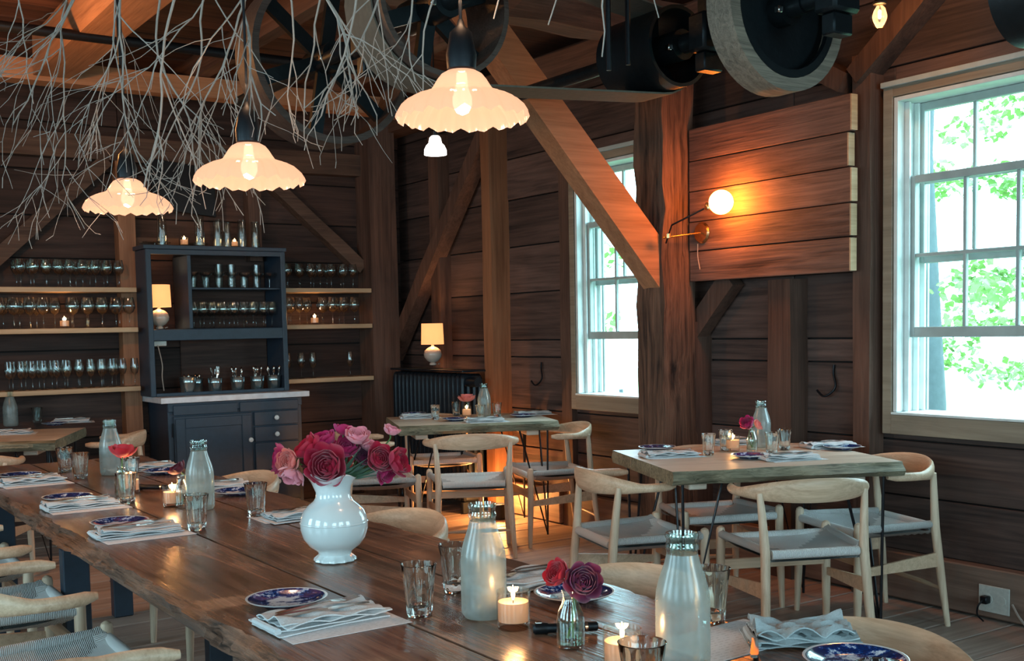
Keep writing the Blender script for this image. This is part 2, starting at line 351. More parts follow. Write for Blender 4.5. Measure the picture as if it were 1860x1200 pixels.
    def mesh(s, name, mats, smooth=True, fix=True, angle=40):
        me = bpy.data.meshes.new(name); me.from_pydata(s.v, [], s.f)
        for mt in (mats if isinstance(mats, (list, tuple)) else [mats]): me.materials.append(mt)
        if any(s.mi): me.polygons.foreach_set('material_index', s.mi)
        if fix:
            import bmesh
            bm = bmesh.new(); bm.from_mesh(me); bmesh.ops.recalc_face_normals(bm, faces=bm.faces); bm.to_mesh(me); bm.free()
        if smooth:
            me.polygons.foreach_set('use_smooth', [True]*len(me.polygons)); me.set_sharp_from_angle(angle=math.radians(angle))
        me.update(); return me
    def build(s, name, mats, parent=None, loc=None, rz=None, **k): return link(name, s.mesh(name, mats, **k), parent, loc, rz)
def link(name, me, parent=None, loc=None, rz=None):
    o = bpy.data.objects.new(name, me); C.objects.link(o)
    if parent: o.parent = parent
    if loc is not None: o.location = loc
    if rz is not None: o.rotation_euler = (0, 0, rz) if not hasattr(rz, '__len__') else rz
    return o
def tag(o, label, cat, group=None):
    o['label'] = label; o['category'] = cat
    if group: o['group'] = group
    return o
def thing(name, label, cat, loc=(0, 0, 0), rz=0, group=None):
    o = bpy.data.objects.new(name, None); o.empty_display_size = .1; C.objects.link(o); o.location = loc
    o.rotation_euler = (0, 0, rz) if not hasattr(rz, '__len__') else rz
    return tag(o, label, cat, group)
def struct(name, loc=(0, 0, 0)):
    o = bpy.data.objects.new(name, None); C.objects.link(o); o.location = loc; o['kind'] = 'structure'; return o
def dup(root, loc, rz=None, label=None, group=None, scale=None):
    r = root.copy(); C.objects.link(r); r.location = loc
    if rz is not None: r.rotation_euler = (0, 0, rz) if not hasattr(rz, '__len__') else rz
    if scale: r.scale = (scale,)*3 if not hasattr(scale, '__len__') else scale
    if label: r['label'] = label
    if group: r['group'] = group
    for ch in list(root.children):
        c = ch.copy(); C.objects.link(c); c.parent = r
        for g in list(ch.children):
            d = g.copy(); C.objects.link(d); d.parent = c
    return r
def polytube(name, pts, rad, mat, parent=None, n=6, loc=None): return MB().tube(pts, rad, n).build(name, mat, parent, loc)
def bez(pts, k=6):
    """smooth catmull-rom through points"""
    P = [Vector(p) for p in pts]; P = [P[0]*2-P[1]]+P+[P[-1]*2-P[-2]]; out = []
    for i in range(1, len(P)-2):
        for j in range(k):
            t = j/k; a, b, c, d = P[i-1:i+3]
            out.append(.5*((2*b)+(c-a)*t+(2*a-5*b+4*c-d)*t*t+(3*b-a-3*c+d)*t**3))
    return out+[P[-2]]

# ================================================================== ROOM SHELL
# floor: boards run across the room
fl = struct('floor'); MB().box(-3, 4.7, -2.4, 8.6, -.08, -.03).build('subfloor', M['dark'], fl, smooth=False)
y = -2.4; i = 0
while y < 8.5:
    wd = .205+R.uniform(-.02, .035); x0 = -3
    cuts = [-3, R.uniform(-.5, 2.2), 4.66]
    for a, b in zip(cuts, cuts[1:]):
        dz = R.uniform(-.001, .001)
        MB().cbox(a+.002, b-.002, y+.0045, y+wd-.0045, -.03, dz, .003).build('floorboard', M['floor'], fl, smooth=False)
    y += wd; i += 1
# ceiling
ce = struct('ceiling'); MB().box(-3, 4.7, -2.4, 8.6, 3.24, 3.3).build('deck', M['dark'], ce, smooth=False)
y = -2.4
while y < 8.5:
    wd = .25+R.uniform(-.03, .05)
    MB().cbox(-3, 4.66, y+.004, y+wd-.004, 3.2+R.uniform(-.006, .006), 3.24, .004).build('ceiling_board', M['ceil'], ce, smooth=False); y += wd
for x in (-2.1, -1.0, .1, 2.62, 3.6):
    MB().beam((x, -2.3, 3.13), (x, 8.4, 3.13), .10, .14, jit=.004, seg=8).build('joist', M['timberY'], ce, smooth=False)

def sub_rects(r, holes):
    out = [r]
    for (a0, a1, b0, b1) in holes:
        nx = []
        for (y0, y1, z0, z1) in out:
            if y1 <= a0 or y0 >= a1 or z1 <= b0 or z0 >= b1: nx.append((y0, y1, z0, z1)); continue
            if y0 < a0: nx.append((y0, a0, z0, z1))
            if y1 > a1: nx.append((a1, y1, z0, z1))
            yy0, yy1 = max(y0, a0), min(y1, a1)
            if z0 < b0: nx.append((yy0, yy1, z0, b0))
            if z1 > b1: nx.append((yy0, yy1, b1, z1))
        out = nx
    return [q for q in out if q[1]-q[0] > .02 and q[3]-q[2] > .012]
def wall(name, breaks, rows, holes, put, mat, back):
    wl = struct(name)
    for q in sub_rects((breaks[0], breaks[-1], 0, 3.22), holes): back(q).build('backing', M['dark'], wl, smooth=False)
    for a, b in zip(breaks, breaks[1:]):
        sh = R.uniform(-.02, .02)
        for z0, z1 in zip(rows, rows[1:]):
            for q in sub_rects((a+.002, b-.002, z0+.004+sh*0, z1-.004), holes):
                put(q, R.uniform(0, .008)).build('plank', mat, wl, smooth=False)
    return wl
rowsR = [.0, .23, .50, .77, 1.14, 1.26, 1.595, 1.925, 2.26, 2.55, 2.88, 3.2]
W1 = (2.52, 3.49, .885, 2.42); W2 = (5.03, 5.99, .885, 2.44)
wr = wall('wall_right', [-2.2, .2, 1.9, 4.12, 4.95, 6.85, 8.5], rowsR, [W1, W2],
          lambda q, d: MB().cbox(4.60-d, 4.63, q[0], q[1], q[2], q[3], .003), M['wallY'],
          lambda q: MB().box(4.63, 4.78, *q[:2], *q[2:]))
def on_right(name, mat, y0, y1, z0, z1, x0=4.47, x1=4.60, jit=.004):
    return MB().beam(((x0+x1)/2, (y0+y1)/2, z0), ((x0+x1)/2, (y0+y1)/2, z1), y1-y0, x1-x0, up=(1, 0, 0), jit=jit, seg=6).build(name, mat, wr, smooth=False)
on_right('stud', M['timberZ'], 3.555, 3.66, 0, 2.62, 4.50)
on_right('stud', M['timberZ'], 4.03, 4.19, 0, 1.57)
on_right('stud', M['timberZ'], 4.74, 4.85, 0, 1.36)
on_right('stud', M['timberZ'], 6.02, 6.13, 0, 2.75, 4.55)
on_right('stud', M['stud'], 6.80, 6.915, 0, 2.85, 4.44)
on_right('stud', M['timberZ'], 7.62, 7.77, 0, 2.85, 4.50)
on_right('stud', M['timberZ'], 2.30, 2.42, 0, 2.85, 4.50)
MB().beam((4.53, 4.80, 1.30), (4.53, 4.50, 1.60), .12, .09, up=(1, 0, 0), jit=.003, seg=2).build('knee_brace', M['timberZ'], wr, smooth=False)
MB().beam((4.50, 6.80, 2.87), (4.50, 8.42, 1.13), .11, .12, up=(1, 0, 0), jit=.004, seg=5).build('diagonal_brace', M['timberZ'], wr, smooth=False)
MB().beam((4.53, 3.64, 2.52), (4.53, 3.06, 2.98), .10, .13, up=(1, 0, 0), jit=.004, seg=3).build('diagonal_brace', M['timberZ'], wr, smooth=False)
MB().beam((4.53, 3.70, 2.50), (4.53, 4.62, 3.02), .10, .13, up=(1, 0, 0), jit=.004, seg=3).build('diagonal_brace', M['timberZ'], wr, smooth=False)
MB().beam((4.49, -2.2, 3.02), (4.49, 8.45, 3.02), .2, .16, jit=.006, seg=14).build('girt', M['timberY'], wr, smooth=False)
bb = struct('baseboard_right')
for a, b in ((-2.2, 1.2), (1.2, 4.75), (4.97, 6.0), (6.14, 8.2)):
    MB().cbox(4.525, 4.596, a, b-.004, .012, .232+R.uniform(0, .004), .006).build('board', M['base'], bb, smooth=False)
# panel of five sawn boards fixed over the studs
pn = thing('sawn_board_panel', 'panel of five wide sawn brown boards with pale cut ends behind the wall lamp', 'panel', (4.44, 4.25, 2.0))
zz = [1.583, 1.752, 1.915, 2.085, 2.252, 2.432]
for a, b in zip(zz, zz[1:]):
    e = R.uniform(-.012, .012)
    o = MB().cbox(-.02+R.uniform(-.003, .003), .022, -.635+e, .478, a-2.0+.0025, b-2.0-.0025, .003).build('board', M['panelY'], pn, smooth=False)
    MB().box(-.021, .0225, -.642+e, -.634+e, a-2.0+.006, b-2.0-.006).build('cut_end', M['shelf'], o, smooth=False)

def window(name, y0, y1, raised=True):
    g = struct(name, (4.60, 0, 0)); z0, z1 = .905, 2.395
    P = lambda n, mt, *b: MB().cbox(*b, .002).build(n, mt, g, smooth=False)
    P('casing', M['tan'], -.05, .005, y1+.005, y1+.058, .80, z1+.065); P('casing', M['tan'], -.05, .005, y0-.058, y0-.005, .80, z1+.065)
    P('head_casing', M['tan'], -.05, .005, y0-.004, y1+.004, z1+.004, z1+.065)
    P('head_moulding', M['sash'], -.07, -.05, y0-.06, y1+.06, z1+.05, z1+.075)
    P('sill_board', M['tan'], -.055, .005, y0-.004, y1+.004, .80, .893)
    P('sill', M['white'], -.058, .17, y0-.0035, y1+.0035, .894, .906)
    P('jamb', M['white'], -.045, .17, y0, y0+.022, z0+.002, z1); P('jamb', M['white'], -.045, .17, y1-.022, y1, z0+.002, z1)
    P('head_jamb', M['white'], -.045, .17, y0+.022, y1-.022, z1-.02, z1)
    for x in (.005, .075, .125):
        P('stop', M['white'], x, x+.014, y1-.05, y1-.0225, z0+.004, z1-.021); P('stop', M['white'], x, x+.014, y0+.0225, y0+.05, z0+.004, z1-.021)
    def sash(zb, zt, x):
        a, b = y0+.024, y1-.024; f = MB(); rail = .05
        f.cbox(x, x+.032, a, a+.045, zb, zt, .003); f.cbox(x, x+.032, b-.045, b, zb, zt, .003)
        f.cbox(x, x+.032, a+.045, b-.045, zb, zb+rail, .003); f.cbox(x, x+.032, a+.045, b-.045, zt-.038, zt, .003)
        s = f.build('sash', M['sash'], g, smooth=False)
        w_ = b-a-.09; h_ = zt-zb-rail-.038
        for k in (1, 2):
            yy = a+.045+w_*k/3; MB().cbox(x+.006, x+.028, yy-.009, yy+.009, zb+rail, zt-.038, .003).build('muntin', M['sash'], s, smooth=False)
        zm = zb+rail+h_/2
        MB().cbox(x+.005, x+.027, a+.045, b-.045, zm-.009, zm+.009, .003).build('muntin', M['sash'], s, smooth=False)
        for k in range(3):
            for j in range(2):
                ya, yb = a+.045+w_*k/3+.010, a+.045+w_*(k+1)/3-.010; za = zb+rail+h_*j/2+.010; zc = za+h_/2-.02
                MB().add([(x+.016, ya, za), (x+.016, yb, za), (x+.016, yb, zc), (x+.016, ya, zc)], [(0, 1, 2, 3)]).build('pane', M['pane'], s, smooth=False, fix=False)
    sash(1.262, 2.028, .022); sash(1.615, z1-.022, .091)
    P('storm_frame', M['sash'], .15, .165, y0+.023, y0+.05, z0+.004, z1-.021); P('storm_frame', M['sash'], .15, .165, y1-.05, y1-.023, z0+.004, z1-.021)
window('window_1', 2.545, 3.465); window('window_2', 5.055, 5.965)
portal((4.82, 3.0, 1.65), (0, PI/2, 0), 1.5, .9); portal((4.82, 5.5, 1.65), (0, PI/2, 0), 1.5, .9)

# back wall
rowsB = [0, .3, .62, .95, 1.25, 1.58, 1.9, 2.2, 2.52, 2.85, 3.2]
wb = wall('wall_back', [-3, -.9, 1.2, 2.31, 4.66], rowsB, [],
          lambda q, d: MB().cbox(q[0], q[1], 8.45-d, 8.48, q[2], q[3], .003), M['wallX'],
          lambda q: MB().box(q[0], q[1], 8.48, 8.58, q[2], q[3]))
def up_back(name, mat, x0, x1, z0, z1, y0=8.34, y1=8.449):
    MB().beam(((x0+x1)/2, (y0+y1)/2, z0), ((x0+x1)/2, (y0+y1)/2, z1), x1-x0, y1-y0, up=(0, 1, 0), jit=.004, seg=6).build(name, mat, wb, smooth=False)
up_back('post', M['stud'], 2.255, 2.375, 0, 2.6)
up_back('post', M['timberZ'], 1.06, 1.18, 0, 2.6)
up_back('stud', M['timberZ'], 3.235, 3.34, 1.9, 2.6)
up_back('corner_post', M['timberZ'], 4.20, 4.44, 0, 3.1, 8.2)
MB().beam((2.20, 8.40, 2.60), (1.15, 8.40, 1.62), .10, .13, up=(0, 1, 0), jit=.003, seg=4).build('diagonal_brace', M['timberX'], wb, smooth=False)
MB().beam((3.36, 8.40, 2.58), (4.20, 8.40, 1.86), .10, .13, up=(0, 1, 0), jit=.003, seg=4).build('diagonal_brace', M['timberX'], wb, smooth=False)
MB().beam((-3, 8.39, 2.68), (4.2, 8.39, 2.68), .11, .17, jit=.005, seg=10).build('girt', M['timberX'], wb, smooth=False)
MB().cbox(2.376, 2.70, 8.36, 8.449, 1.99, 2.06).build('ledger', M['timberX'], wb, smooth=False)
# walls behind the camera and to the left, each with two windows of the same size
def plain_wall(name, along, pos, rng, holes):
    wl = struct(name)
    rows = [0, .4, .88, 1.3, 1.8, 2.42, 2.8, 3.2]
    for a, b in zip(rows, rows[1:]):
        for q in sub_rects((rng[0], rng[1], a+.003, b-.003), holes):
            bx = (q[0], q[1], pos, pos+.05) if along == 'X' else (pos, pos+.05, q[0], q[1])
            MB().box(*bx, q[2], q[3]).build('plank', M['wallX' if along == 'X' else 'wallY'], wl, smooth=False)
    for (a, b, z0, z1) in holes:
        for s in (0, 1):
            c = (a-.06, a) if s == 0 else (b, b+.06)
            bx = (c[0], c[1], pos+.05, pos+.09) if along == 'X' else (pos+.05, pos+.09, c[0], c[1])
            MB().box(*bx, z0, z1).build('casing', M['white'], wl, smooth=False)
        bx = (a, b, pos+.02, pos+.04) if along == 'X' else (pos+.02, pos+.04, a, b)
        for z in (z0+.02, (z0+z1)/2, z1-.02): MB().box(*bx, z-.02, z+.02).build('sash_rail', M['white'], wl, smooth=False)
hl = [(-.6, .5, .885, 2.42), (1.6, 2.7, .885, 2.42), (3.9, 5.0, .885, 2.42)]; hf = [(-1.6, -.4, .885, 2.42), (.5, 1.7, .885, 2.42), (2.7, 3.9, .885, 2.42)]
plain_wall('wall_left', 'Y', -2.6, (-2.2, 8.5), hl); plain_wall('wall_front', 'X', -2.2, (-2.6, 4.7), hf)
for a, b, z0, z1 in hl: portal((-2.62, (a+b)/2, 1.65), (0, -PI/2, 0), 1.54, b-a)
for a, b, z0, z1 in hf: portal(((a+b)/2, -2.22, 1.65), (PI/2, 0, 0), b-a, 1.54)

# posts and beams standing free in the room
pt = MB()
def rough_post():
    vs = []; n = 22
    for i in range(n+1):
        z = 2.915*i/n
        for k, (a, b) in enumerate(((-1, -1), (0, -1.04), (1, -1), (1.03, 0), (1, 1), (0, 1.03), (-1, 1), (-1.04, 0))):
            j = .012; vs.append((a*.118+R.uniform(-j, j), b*.118+R.uniform(-j, j), z))
    fs = [(i*8+k, i*8+(k+1) % 8, (i+1)*8+(k+1) % 8, (i+1)*8+k) for i in range(n) for k in range(8)]
    return pt.add(vs, fs+[tuple(range(8))[::-1], tuple(n*8+k for k in range(8))])
M['post'] = wood('hewn_post', (.016, .009, .007), (.20, .105, .066), 'Z', 1.2, .85, 1.6, contrast=1.9, vary=.02)
o = tag(rough_post().build('timber_post', M['post'], None, (4.355, 4.86, 0), angle=50), 'thick rough hewn post beside the wall lamp, between the two windows', 'post')
tb = tag(MB().beam((-2.5, 4.86, 3.02), (4.59, 4.86, 3.02), .20, .22, jit=.014, seg=26).build('timber_beam', M['timberX'], None, smooth=False), 'rough hewn cross beam with worn pale edge running over the top of the post', 'beam')
tb.location = (0, 0, 0)
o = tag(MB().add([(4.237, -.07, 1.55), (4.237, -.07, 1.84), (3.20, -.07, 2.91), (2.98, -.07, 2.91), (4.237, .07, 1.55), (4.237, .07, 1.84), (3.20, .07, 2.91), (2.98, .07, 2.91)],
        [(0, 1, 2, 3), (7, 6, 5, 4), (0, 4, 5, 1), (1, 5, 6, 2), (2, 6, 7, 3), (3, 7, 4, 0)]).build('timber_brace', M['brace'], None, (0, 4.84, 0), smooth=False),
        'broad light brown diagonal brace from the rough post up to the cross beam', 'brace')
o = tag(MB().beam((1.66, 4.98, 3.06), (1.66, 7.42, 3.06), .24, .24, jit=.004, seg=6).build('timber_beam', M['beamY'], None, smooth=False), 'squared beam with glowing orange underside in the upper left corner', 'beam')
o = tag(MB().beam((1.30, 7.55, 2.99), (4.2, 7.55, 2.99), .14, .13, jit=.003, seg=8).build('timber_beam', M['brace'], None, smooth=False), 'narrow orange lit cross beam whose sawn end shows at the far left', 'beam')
o = tag(MB().tube([(-1.5, 6.3, 2.93), (4.0, 6.3, 2.93)], .028, 12).build('iron_pipe', M['black']), 'long black iron pipe under the ceiling at upper left', 'pipe')

# ------------------------------------------------------------------ outdoors
lawn = struct('lawn'); MB().box(4.9, 60, -30, 45, -.9, -.8).build('turf', plain('lawn_green', (.16, .25, .12), .9, bscale=2), lawn, smooth=False)
def leaf_cloud(n, boxes, s0, s1, rnd):
    b = MB()
    for i in range(n):
        (cx, cy_, cz, rx, ry, rz) = boxes[i % len(boxes)]
        while True:
            p = (rnd.uniform(-1, 1), rnd.uniform(-1, 1), rnd.uniform(-1, 1))
            if sum(q*q for q in p) < 1: break
        c = Vector((cx+p[0]*rx, cy_+p[1]*ry, cz+p[2]*rz)); s = rnd.uniform(s0, s1)
        e = Euler((rnd.uniform(-1, 1), rnd.uniform(-1, 1), rnd.uniform(0, 6.3))).to_matrix()
        q = [(-.5, 0, 0), (-.1, -.42, .05), (.5, -.12, 0), (.62, .1, -.05), (.1, .4, .04)]
        b.add([c+e@(Vector(t)*s) for t in q], [(0, 1, 2, 3, 4)])
    return b
M['fol'] = petal_mat('spring_leaves', (.13, .26, .05), (.18, .32, .08))
M['fol2'] = petal_mat('blue_green_leaves', (.10, .24, .14), (.14, .28, .18))
M['trunk'] = plain('grey_bark', (.075, .10, .11), .9, bump=1, bscale=14)
rr = random.Random(3)
t1 = thing('maple_tree', 'grey trunked tree with fresh green leaves seen through the near window', 'tree', (8.6, 6.25, -.8))
MB().tube([(0, 0, 0), (.05, -.02, 1.4), (.0, .0, 2.4), (-.04, .03, 3.6), (.02, .0, 5)], [.2, .17, .155, .14, .12], 12).build('trunk', M['trunk'], t1)
cl = []
for k in range(95):
    cl.append((rr.uniform(-1.6, 3.5), rr.uniform(-3.4, 1.2), rr.uniform(.4, 5.0), rr.uniform(.15, .45), rr.uniform(.15, .45), rr.uniform(.06, .22)))
fo = leaf_cloud(9000, cl, .05, .10, rr).build('foliage', M['fol'], t1, smooth=False, fix=False); fo['kind'] = 'stuff'
t2 = thing('garden_tree', 'leafy young tree outside the far window behind the post', 'tree', (8.3, 10.5, -.8))
MB().tube([(0, 0, 0), (.03, 0, 1.5), (0, .05, 4)], [.08, .07, .05], 8).build('trunk', M['trunk'], t2)
cl = [(rr.uniform(-1, 2), rr.uniform(-2, 2.5), rr.uniform(1.6, 4.6), rr.uniform(.2, .5), rr.uniform(.2, .5), rr.uniform(.1, .2)) for k in range(12)]
fo = leaf_cloud(900, cl, .06, .11, rr).build('foliage', M['fol'], t2, smooth=False, fix=False); fo['kind'] = 'stuff'
t3 = thing('garden_shrub', 'pale green shrub low outside the far window', 'shrub', (7.4, 8.9, -.8))
MB().tube([(0, 0, 0), (.03, 0, .8), (0, .05, 1.5)], [.04, .03, .02], 8).build('stem', M['trunk'], t3)
cl = [(rr.uniform(-.5, .5), rr.uniform(-.7, .7), rr.uniform(.5, 1.75), .35, .35, .25) for k in range(8)]
fo = leaf_cloud(1600, cl, .05, .09, rr).build('foliage', M['fol2'], t3, smooth=False, fix=False); fo['kind'] = 'stuff'

# ================================================================== LONG TABLE
TZ = .75
lt = thing('long_table', 'long dining table of thick dark planks with a rough live edge', 'table', (1.19, 3.3, 0))
def plank_top(x0, x1, y0, y1, z0, z1, seg, left=None, right=None, rnd=R):
    """board along Y with optional live edges; left/right = (wobble of the top edge, undercut)"""
    b = MB(); vs = []; nl = 9
    prof_n = []
    ph = [rnd.uniform(0, 6) for _ in range(8)]
    for i in range(seg+1):
        y = y0+(y1-y0)*i/seg
        def wob(k, a): return 1.9*a*(math.sin(y*3.1+ph[k])*.5+math.sin(y*7.3+ph[k+1])*.3+math.sin(y*17.7+ph[k+2])*.25+rnd.uniform(-.3, .3))
        row = []
        if left: row += [(x0+wob(0, .010), z1), (x0-.010+wob(1, .009), z1-.014), (x0-.020+wob(2, .013), z1-.036), (x0+.004+wob(3, .013), z0)]
        else: row += [(x0, z1), (x0, z1-.01), (x0, z0+.01), (x0, z0)]
        if right: row += [(x1+wob(3, .012), z0), (x1+.020+wob(2, .010), z1-.036), (x1+.010+wob(1, .008), z1-.014), (x1+wob(4, .010), z1)]
        else: row += [(x1, z0), (x1, z0+.01), (x1, z1-.01), (x1, z1)]
        vs += [(x, y, z) for x, z in row]
    n = 8; fs = []
    mi = []
    for i in range(seg):
        for k in range(n):
            fs.append((i*n+k, i*n+(k+1) % n, (i+1)*n+(k+1) % n, (i+1)*n+k))
            mi.append(1 if (left and k in (0, 1, 2)) or (right and k in (4, 5, 6)) else 0)
    fs += [tuple(range(n))[::-1], tuple(seg*n+k for k in range(n))]; mi += [1, 1]
    b.v = vs; b.f = fs; b.mi = mi; return b
xs = [-.41, -.112, .168, .41]
for k in range(3):
    plank_top(xs[k]+.0042, xs[k+1]-.0042, -2.35, 2.38-[0, .03, .01][k], -.054+TZ, TZ, 150, left=(k == 0), right=(k == 2)).build('tabletop_board', [M['table'], M['bark']], lt, angle=30)
for x in (-.27, .24):
    MB().cbox(x-.035, x+.035, -2.1, 2.1, .60, .685).build('apron', M['table'], lt, smooth=False)
for y in (-1.15, .85, 2.2):
    for x in (-.27, .24): MB().cbox(x-.045, x+.045, y-.03, y+.03, .001, .599).build('leg', M['navy'], lt, smooth=False)
    MB().cbox(-.224, .194, y-.025, y+.025, .61, .683).build('crossbar', M['table'], lt, smooth=False)

# ================================================================== SMALL TABLES
def small_table(label, c, ang, w=1.02, d=.86):
    t = thing('square_table', label, 'table', (c[0], c[1], 0), ang, 'square tables with hairpin legs')
    n = 3
    for k in range(n):
        y0 = -d/2+d*k/n; b = plank_top(y0+.001, y0+d/n-.001, -w/2, w/2, TZ-.058, TZ, 26, left=(k == 0), right=(k == n-1))
        b.v = [(y, x, z) for x, y, z in b.v]
        b.build('tabletop_board', [M['tabS'], M['tabE']], t, angle=30)
    for sx in (-1, 1):
        MB().cbox(sx*.36-.04, sx*.36+.04, -.32, .32, TZ-.095, TZ-.060).build('batten', M['tabS'], t, smooth=False)
        for sy in (-1, 1):
            x, y = sx*(w/2-.08), sy*(d/2-.07)
            for (dx, dy) in ((.0, 0), (-.13*sx, 0), (0, -.12*sy)):
                pass
            pts = [(x-.16*sx, y, TZ-.06), (x+.012*sx, y+.012*sy, .012), (x+.02*sx, y+.02*sy, .012), (x, y-.13*sy, TZ-.06)]
            MB().tube([pts[0], pts[1], pts[3]], .0065, 6).build('hairpin_leg', M['wire'], t)
            MB().tube([(x+.02*sx, y+.02*sy, TZ-.06), (x+.012*sx, y+.012*sy, .008)], .0065, 6).build('hairpin_rod', M['wire'], t)
    return t
RT = (3.715, 3.60, math.radians(-23)); MT = (3.95, 6.36, math.radians(-22)); LT = (1.15, 7.50, math.radians(-24))
small_table('pale square table between the rough post and the near window', RT[:2], RT[2], 1.02, .86)
small_table('pale square table in front of the black radiator', MT[:2], MT[2], 1.02, .80)
small_table('square table at the far left below the glass shelves', LT[:2], LT[2], 1.06, .9)

# ================================================================== CHAIRS
def chair_meshes():
    P = {}
    # curved rail: sweep
    def rail():
        vs = []; n = 12; N = 40; b = MB()
        for i in range(N+1):
            t = -1+2*i/N; an = t*PI*.60
            x = .272*math.sin(an)*(1 if abs(an) < PI/2 else 1); x = .272*math.sin(max(-PI/2, min(PI/2, an)))
            if abs(an) < PI/2: y = -.045-.20*math.cos(an)
            else: y = -.045+(abs(an)-PI/2)*.36; x = math.copysign(.272-.05*(abs(an)-PI/2)**2*6, an)
            tang_an = max(-PI/2, min(PI/2, an)); T = Vector((math.cos(tang_an), .74*math.sin(tang_an), 0)).normalized(); Nn = Vector((T.y, -T.x, 0))
            q = math.cos(min(abs(t)/.72, 1)*PI/2)**1.1
            hh = .0185+.031*q; th = .0175-.004*q; zc = .677+.014*q
            if abs(t) > .94: k = 1-((abs(t)-.94)/.06)**2*.45; hh *= k; th *= k
            lean = .16*q
            for k in range(n):
                a = 2*PI*k/n; u = math.cos(a)*th; v = math.sin(a)*hh
                p = Vector((x, y, zc))+Nn*(u+v*lean)+Vector((0, 0, v)); vs.append(p)
        fs = [(i*n+k, i*n+(k+1) % n, (i+1)*n+(k+1) % n, (i+1)*n+k) for i in range(N) for k in range(n)]
        return b.add(vs, fs+[tuple(range(n))[::-1], tuple(N*n+k for k in range(n))])
    P['rail'] = rail().mesh('backrest', M['ashX'])
    fx, fy, bx, by = .235, .205, .195, -.195
    def seat():
        b = MB(); n = 20
        vs = []; 
        for j in range(n+1):
            for i in range(n+1):
                u = -1+2*i/n; v = -1+2*j/n; hw = bx+(fx-bx)*(v+1)/2
                m_ = max(abs(u), abs(v)); side = .016 if abs(u) > abs(v) else 0
                z = .402+.036*m_**1.15+side*m_**3+.030*max(0, v)**2.5*abs(u)**4
                if m_ > .93: z -= .0
                vs.append((u*(hw+.006), v*.20, z))
        fs = []; mi = []
        for j in range(n):
            for i in range(n):
                fs.append((j*(n+1)+i, j*(n+1)+i+1, (j+1)*(n+1)+i+1, (j+1)*(n+1)+i))
                u = -1+2*(i+.5)/n; v = -1+2*(j+.5)/n; mi.append(0 if abs(v) > abs(u) else 1)
        b.v = vs; b.f = fs; b.mi = mi
        # underside
        k = len(b.v); b.v += [(x, y, z-.028) for x, y, z in vs]; b.f += [tuple(q+k for q in f[::-1]) for f in fs]; b.mi += mi
        # wrapped rolls around the edge
        def roll(p0, p1, r, mm, sag=0):
            pts = [Vector(p0).lerp(Vector(p1), s/6)-Vector((0, 0, sag*math.sin(PI*s/6))) for s in range(7)]
            b.tube(pts, r, 10, True, mm)
        roll((-fx+.015, fy, .438), (fx-.015, fy, .438), .019, 0); roll((-bx+.012, by-.004, .438), (bx-.012, by-.004, .438), .019, 0)
        roll((-fx-.004, fy-.012, .455), (-bx-.004, by+.012, .452), .017, 1); roll((fx+.004, fy-.012, .455), (bx+.004, by+.012, .452), .017, 1)
        return b
    P['seat'] = seat().mesh('seat', [M['cordX'], M['cordY']], fix=False)
    for s in (-1, 1):
        P['front', s] = MB().tube([(s*(fx+.012), fy+.012, 0), (s*(fx+.008), fy+.006, .18), (s*(fx+.004), fy, .40), (s*(fx+.004), fy, .468), (s*(fx+.004), fy, .482), (s*(fx+.004), fy, .489)],
                                  [.0125, .018, .0195, .0195, .016, .006], 12).mesh('front_leg', M['ash'])
        P['rear', s] = MB().tube([(s*(bx+.035), by-.055, 0), (s*(bx+.022), by-.028, .22), (s*(bx+.012), by-.004, .44), (s*(bx+.020), by+.010, .60), (s*(bx+.026), by+.018, .680)],
                                 [.012, .0185, .0195, .0155, .013], 12).mesh('rear_leg', M['ash'])
        a = Vector((s*(fx+.008), fy, .27)); c = Vector((s*(bx+.02), by-.02, .30))
        P['side', s] = MB().add([(a.x-.006, a.y, a.z-.016), (a.x+.006, a.y, a.z-.016), (a.x+.006, a.y, a.z+.016), (a.x-.006, a.y, a.z+.016),
                                 (c.x-.006, c.y, c.z-.034), (c.x+.006, c.y, c.z-.034), (c.x+.006, c.y, c.z+.030), (c.x-.006, c.y, c.z+.030)],
                                [(0, 1, 2, 3), (7, 6, 5, 4), (0, 4, 5, 1), (1, 5, 6, 2), (2, 6, 7, 3), (3, 7, 4, 0)]).mesh('side_stretcher', M['ashX'], smooth=False)
    P['back'] = MB().tube([(-bx-.02, by-.035, .165), (-.07, by-.038, .168), (.07, by-.038, .168), (bx+.02, by-.035, .165)], [.006, .0115, .0115, .006], 10).mesh('back_stretcher', M['ashX'])
    P['fr'] = MB().cbox(-fx, fx, fy-.008, fy+.008, .30, .345, .003).mesh('front_stretcher', M['ashX'], smooth=False)
    return P
CM = chair_meshes()
def chair(label, x, y, deg, group='round backed ash chairs with woven seats'):
    t = thing('dining_chair', label, 'chair', (x, y, 0), math.radians(deg), group)
    link('seat', CM['seat'], t); link('backrest', CM['rail'], t)
    for s in (-1, 1):
        link('front_leg', CM['front', s], t); link('rear_leg', CM['rear', s], t); link('side_stretcher', CM['side', s], t)
    link('back_stretcher', CM['back'], t); link('front_stretcher', CM['fr'], t)
    return t
chair('round backed ash chair nearest us at the right table, seen from behind', 3.52, 3.16, -24)
chair('round backed ash chair at the right end of the right table, below the near window', 4.14, 3.28, 72)
chair('ash chair at the left end of the right table, its curved back towards us', 3.17, 3.74, -106)
chair('ash chair at the far side of the right table, white seat showing below', 3.84, 3.95, 160)
chair('round backed ash chair seen from behind at the near side of the middle table', 3.57, 5.74, -27)
chair('ash chair against the radiator behind the middle table, only its seat and legs showing', 4.02, 6.86, 158)
chair('round backed ash chair at the window end of the middle table', 4.19, 5.78, 72)
chair('ash chair at the left end of the middle table, half hidden by the flowers', 3.16, 6.15, -110)
chair('ash chair at the far left table, its pale back right of the frosted bottle', 1.86, 7.42, 66)
